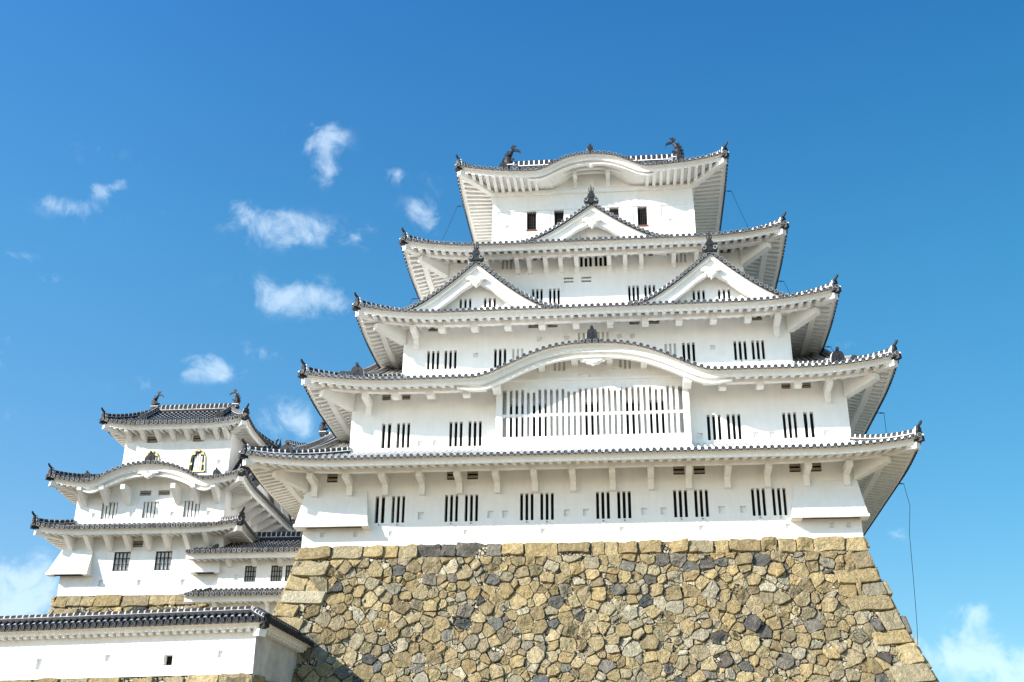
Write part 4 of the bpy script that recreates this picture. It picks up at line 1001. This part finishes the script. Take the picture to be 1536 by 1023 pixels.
RC = Roof(sk, (-30.05, -23.15, 11, 15.2), (-29.0, -24.1, 13.0, 13.2), 1.3, 10.5, 1.95, lift=.38, old=True, Am=2.6, pitch=.30, sl=.05, beam=False, rafter=.36)
mb = MB(); ridge_strip(mb, [(x, 13.1, 12.42) for x in (-29.4, -27, -25.5, -23.8)], .5, .62, TILE_OLD, JOINT_OLD); mb.build('roof_ridge', RC.obj)
for s, x in ((-1, -29.35), (1, -23.85)):
    mb = MB(); ridge_strip(mb, [(x-s*.25, 13.0-.26*i, RC.Zs('f', x-s*.25, max(.2, 1-.26*i/3.3))+.06) for i in range(9)], .3, .36, TILE_OLD, JOINT_OLD); mb.build('gable_ridge', RC.obj)
    end_tile('ridge_end_tile', (x-s*.25, 10.85, RC.Zs('f', x-s*.25, .34)+.02), (0, -1), .45, RC.obj, TILE_OLD, JOINT_OLD)
    fish('fish_ornament', (x, 13.1, 12.95), -s, 1.15, sk)
stone_base('turret_base', SX0, SX1, 7.95, 18, -.58, GZ, 'low strip of large tan stones under the small left turret keep', 1.15, .75, 11, sides='flr', tvis=6.5)
# ---------------------------------------------------------------- connecting gallery between the keeps
cg = thing('connecting_gallery', (-18.5, 10, 0), 'low white gallery with barred windows joining the small turret to the main base', 'gallery')
C1 = Front(7.62)
for x in (-19.97, -18.44, -17.6): C1.add('window', 'lattice', x, .0, .66, .92, 'grid')
for x in (-20.75,): C1.add('loophole', 'lining', x, .1, .26, .34, 'loop')
storey(cg, -21.83, -13.4, 7.62, 12.4, -1.2, 1.75, C1.holes(), PLASTER_OLD); C1.place(cg)
PG = [(0, 1.40), (.75, 1.40), (.75, 1.28), (.12, .85), (0, .85)]
brackets(cg, [-21.2, -19.7, -18.2, -16.7], 7.62, PG, .26, PLASTER_OLD)
CR = Roof(cg, (-22.3, -12.0, 7.62, 12.4), (-22.3, -12.0, 10.0, 10.02), 1.2, 1.42, 1.45, lift=0, old=True, sides='fb', detail='f', pitch=.30, sl=.06, beam=False, hip=False, rafter=.36)
mb = MB(); ridge_strip(mb, [(x, 10.0, 2.95) for x in (-22.3, -18, -12.2)], .46, .55, TILE_OLD, JOINT_OLD); mb.build('roof_ridge', CR.obj)
mb = MB(); mb.face([(-22.25, 6.5, 1.38), (-22.25, 13.5, 1.38), (-22.25, 10, 2.85)], PLASTER_OLD)
ridge_strip(mb, [(-22.2, 6.5+.35*i, 1.55+.147*i) for i in range(10)], .22, .16, TILE_OLD, JOINT_OLD); mb.build('gable_end', CR.obj)
CP = Roof(cg, (-22.2, -12.0, 7.2, 9), (-22.2, -12.0, 7.62, 8.6), 1.0, -1.06, .55, lift=0, old=True, sides='f', detail='f', pitch=.30, sl=.04, beam=False, hip=False, rafter=.36, name='pent_roof')
mb = MB(); mb.tube([(-22.42, 6.24, -.98), (-22.3, 6.5, -.86), (-22.2, 7.6, -.42)], [.10, .15, .15], TILE_OLD, 8); mb.face([(-22.2, 6.3, -1.1), (-22.2, 7.62, -1.1), (-22.2, 7.62, -.5)], PLASTER_OLD); mb.build('verge_roll', CP.obj)
C2 = Front(7.2)
for x in (-19.3, -17.7): C2.add('window', 'lattice', x, -2.7, .7, .95, 'grid')
storey(cg, -22.0, -13.0, 7.2, 9, -8.2, -1.0, C2.holes(), PLASTER_OLD, name='lower_wall'); C2.place(cg)
brackets(cg, [-21.6, -18.6, -16.6], 7.2, [(0, -1.15), (.72, -1.15), (.70, -1.35), (.4, -1.42), (.22, -1.6), (.16, -1.95), (0, -1.95)], .22, PLASTER_OLD)
tag(stone_base('gallery_base', -22.4, -12.0, 7.0, 12.6, -8.2, GZ, 'plain stone footing under the low gallery beside the main stone base', 1.3, .9, 13, sides='f', tvis=2), 'plain stone footing under the low gallery beside the main stone base', 'stone wall')
# ---------------------------------------------------------------- far keep behind
ik = thing('far_keep', (-19, 24, 0), 'distant white keep, only its tiled roof showing behind the main keep', 'far keep')
storey(ik, -23.6, -14.6, 20.6, 28.4, -1, 11.4, [], PLASTER)
IR = Roof(ik, (-23.6, -14.6, 20.6, 28.4), (-20.6, -15.4, 24.4, 24.6), 1.8, 10.9, 3.0, lift=.45, sides='flrb', detail='fl', beam=False, Am=3)
mb = MB(); ridge_strip(mb, [(x, 24.5, 14.2) for x in (-21.0, -18, -15)], .5, .8, TILE, JOINT); mb.build('roof_ridge', IR.obj)
mb = MB(); ridge_strip(mb, [(-20.9-.10*i, 24.4-.32*i, 13.85-.165*i+.0045*i*i) for i in range(15)], .4, .46, TILE, JOINT); mb.build('gable_ridge', IR.obj)
fish('fish_ornament', (-20.95, 24.5, 15.0), 1, 1.45, ik)
# ---------------------------------------------------------------- low wall in front at the left
fw = thing('plaster_wall', (-13.68, -10, -7.6), 'low white plaster wall with a narrow tiled roof and small loopholes in the left foreground, turning back to the stone base', 'garden wall')
FX1 = -13.68
D = Front(-10.0)
for x, w_, h_, k in ((-23.3, .28, .44, 'loop'), (-20.16, .26, .28, 'loop'), (-17.43, .38, .42, 'hole'), (-15.15, .22, .30, 'loop'), (-26.2, .3, .4, 'loop')): D.add('loophole', 'lining', x, -7.24 if h_ > .35 else -7.0, w_, h_, k)
mb = MB(); wall_panel(mb, -44, FX1, -7.66, -5.5, -10.0, D.holes(), PLASTER_OLD)
mb.face([(FX1, -10, -8.6), (FX1, 0, -8.6), (FX1, 0, -5.5), (FX1, -10, -5.5)], GREY_PLASTER)
mb.face([(-44, -9.5, -8), (-44, -9.5, -5.5), (FX1-.5, -9.5, -5.5), (FX1-.5, -9.5, -8)], PLASTER_OLD)
mb.face([(FX1-.5, -9.5, -8.6), (FX1-.5, -9.5, -5.5), (FX1-.5, 0, -5.5), (FX1-.5, 0, -8.6)], PLASTER_OLD); mb.build('wall', fw); D.place(fw)
FR = Roof(fw, (-44, FX1, -10, 14), (-43, FX1-.25, -9.75, 13), .62, -5.74, .50, lift=.0, old=True, rim=TILE, sides='fr', detail='fr', pitch=.30, sl=.03, beam=False, rafter=.36, fascia=.13, hip=True, tips=False, ridge_h=.22)
FR2 = Roof(fw, (-44, FX1-.5, -9.5, 14), (-43, FX1-.25, -9.75, 13), .55, -5.66, .40, sides='', beam=False, hip=False, name='inner_slope')
mb = MB(); ridge_strip(mb, [(-44, -9.75, -5.15), (-30, -9.75, -5.15), (FX1-.25, -9.75, -5.15)], .30, .24, TILE_OLD, JOINT_OLD); ridge_strip(mb, [(FX1-.25, -9.7, -5.15), (FX1-.25, -1.2, -5.15)], .30, .24, TILE_OLD, JOINT_OLD)
mb.face([(-44, -9.75, -5.1), (FX1-.3, -9.75, -5.1), (FX1-1.1, -8.95, -5.6), (-44, -8.95, -5.6)], TILE_OLD); mb.face([(FX1-.25, -9.75, -5.1), (FX1-.25, 0, -5.1), (FX1-1.1, 0, -5.6), (FX1-1.1, -8.95, -5.6)], TILE_OLD)
mb.build('roof_ridge', FR.obj)
brackets(fw, [-43+1.03*i for i in range(29)], -10, [(0, -5.72), (.44, -5.72), (.44, -5.80), (.3, -5.86), (0, -5.88)], .16, PLASTER_OLD)
me = None
for i in range(8):
    y = -9.4+1.03*i
    if me is None:
        mb = MB(); mb.prism([(0, -5.72), (.44, -5.72), (.44, -5.80), (.3, -5.86), (0, -5.88)], lambda a, b, z: Vector((a, b, z)), -.08, .08, PLASTER_OLD); me = mb.build('bracket', fw, loc=(FX1, y, 0)).data
    else: link('bracket', me, fw, (FX1, y, 0))
wf = stone_base('wall_footing', -44, FX1+.02, -10.02, 2, -7.68, GZ, 'row of tan stones under the low white wall at the bottom left', 1.2, .8, 17, sides='fr', bt=lambda t: .05*t, tvis=1.8)
def bend(q):                                                    # the two arms of the wall do not meet squarely
    
    x, y, z = q; x, y, z = x+.065*max(0, y+10), y+.125*max(0, FX1-x), z-.03
    return (-14.63+1.063*(x-FX1), -7.0+1.063*(y+10), -5.22+1.063*(z+5.78))
def bend_all(o):
    for c in o.children: bend_all(c)
    if o.type != 'MESH': return
    if o.location.length > .01: o.location = Vector(bend(o.location)); o.scale = (1.063,)*3
    else:
        for v in o.data.vertices: v.co = bend(v.co)
bend_all(fw); bend_all(wf)
fw.location = (-14.63, -7.0, -7.2)
for c_ in fw.children: c_.matrix_parent_inverse = Matrix.Translation(-fw.location)
# ---------------------------------------------------------------- lightning cables with their support rods
def cable(label, rods, runs):
    p0 = rods[0][1]; t = thing('lightning_cable', p0, label, 'cable')
    for a, b in rods:
        mb = MB(); mb.tube([a, b], .022, BLACK, 5); d = (Vector(b)-Vector(a)).normalized(); mb.tube([Vector(b)-d*.25, Vector(b)-d*.12], .035, BLACK, 6); mb.build('support_rod', t)
    mb = MB()
    for r_ in runs: mb.tube(r_, .013, BLACK, 4)
    mb.build('cable', t); return t
def sag(a, b, k=.25, n=8):
    a, b = Vector(a), Vector(b); return [a.lerp(b, i/n)+Vector((0, 0, -4*k*(i/n)*(1-i/n))) for i in range(n+1)]
xr = [8.40, 11.1, 13.15, 15.32, 15.6]; yr = [7.2, 7.45, 5.96, 4.5, 3.4]; zr_ = [24.0, 17.7, 12.65, 8.0, 3.66]
rods = [((x-.9, y, z+.05), (x+.28, y, z)) for x, y, z in zip(xr, yr, zr_)]
runs = []
for i in range(4): runs.append(sag((xr[i]+.25, yr[i], zr_[i]), (xr[i+1]-.25, yr[i+1]+.3, zr_[i+1]+.55)))
runs.append([(xr[4]+.25, 3.4, 3.66), (15.95, 3.1, 2.4), (15.72, 3.0, .93), (15.6, 3.0, -1.8), (15.5, 3.0, -3.7), (15.42, 3.0, -4.5), (15.28, 3.0, -6.2), (15.1, 3.0, -7.4)])
cable('thin black cable hanging from rods under the right-hand eaves, running down beside the stone base', rods, runs)
xl = [-8.45, -11.2, -13.25]; yl = [7.6, 8.0, 8.3]; zl = [24.0, 17.7, 12.65]
rods = [((x+.9, y, z+.05), (x-.28, y, z)) for x, y, z in zip(xl, yl, zl)]
runs = [sag((xl[i]-.25, yl[i], zl[i]), (xl[i+1]+.25, yl[i+1]-.5, zl[i+1]+.6)) for i in range(2)]
cable('thin black cable hanging from rods under the left-hand eaves of the upper roofs', rods, runs)
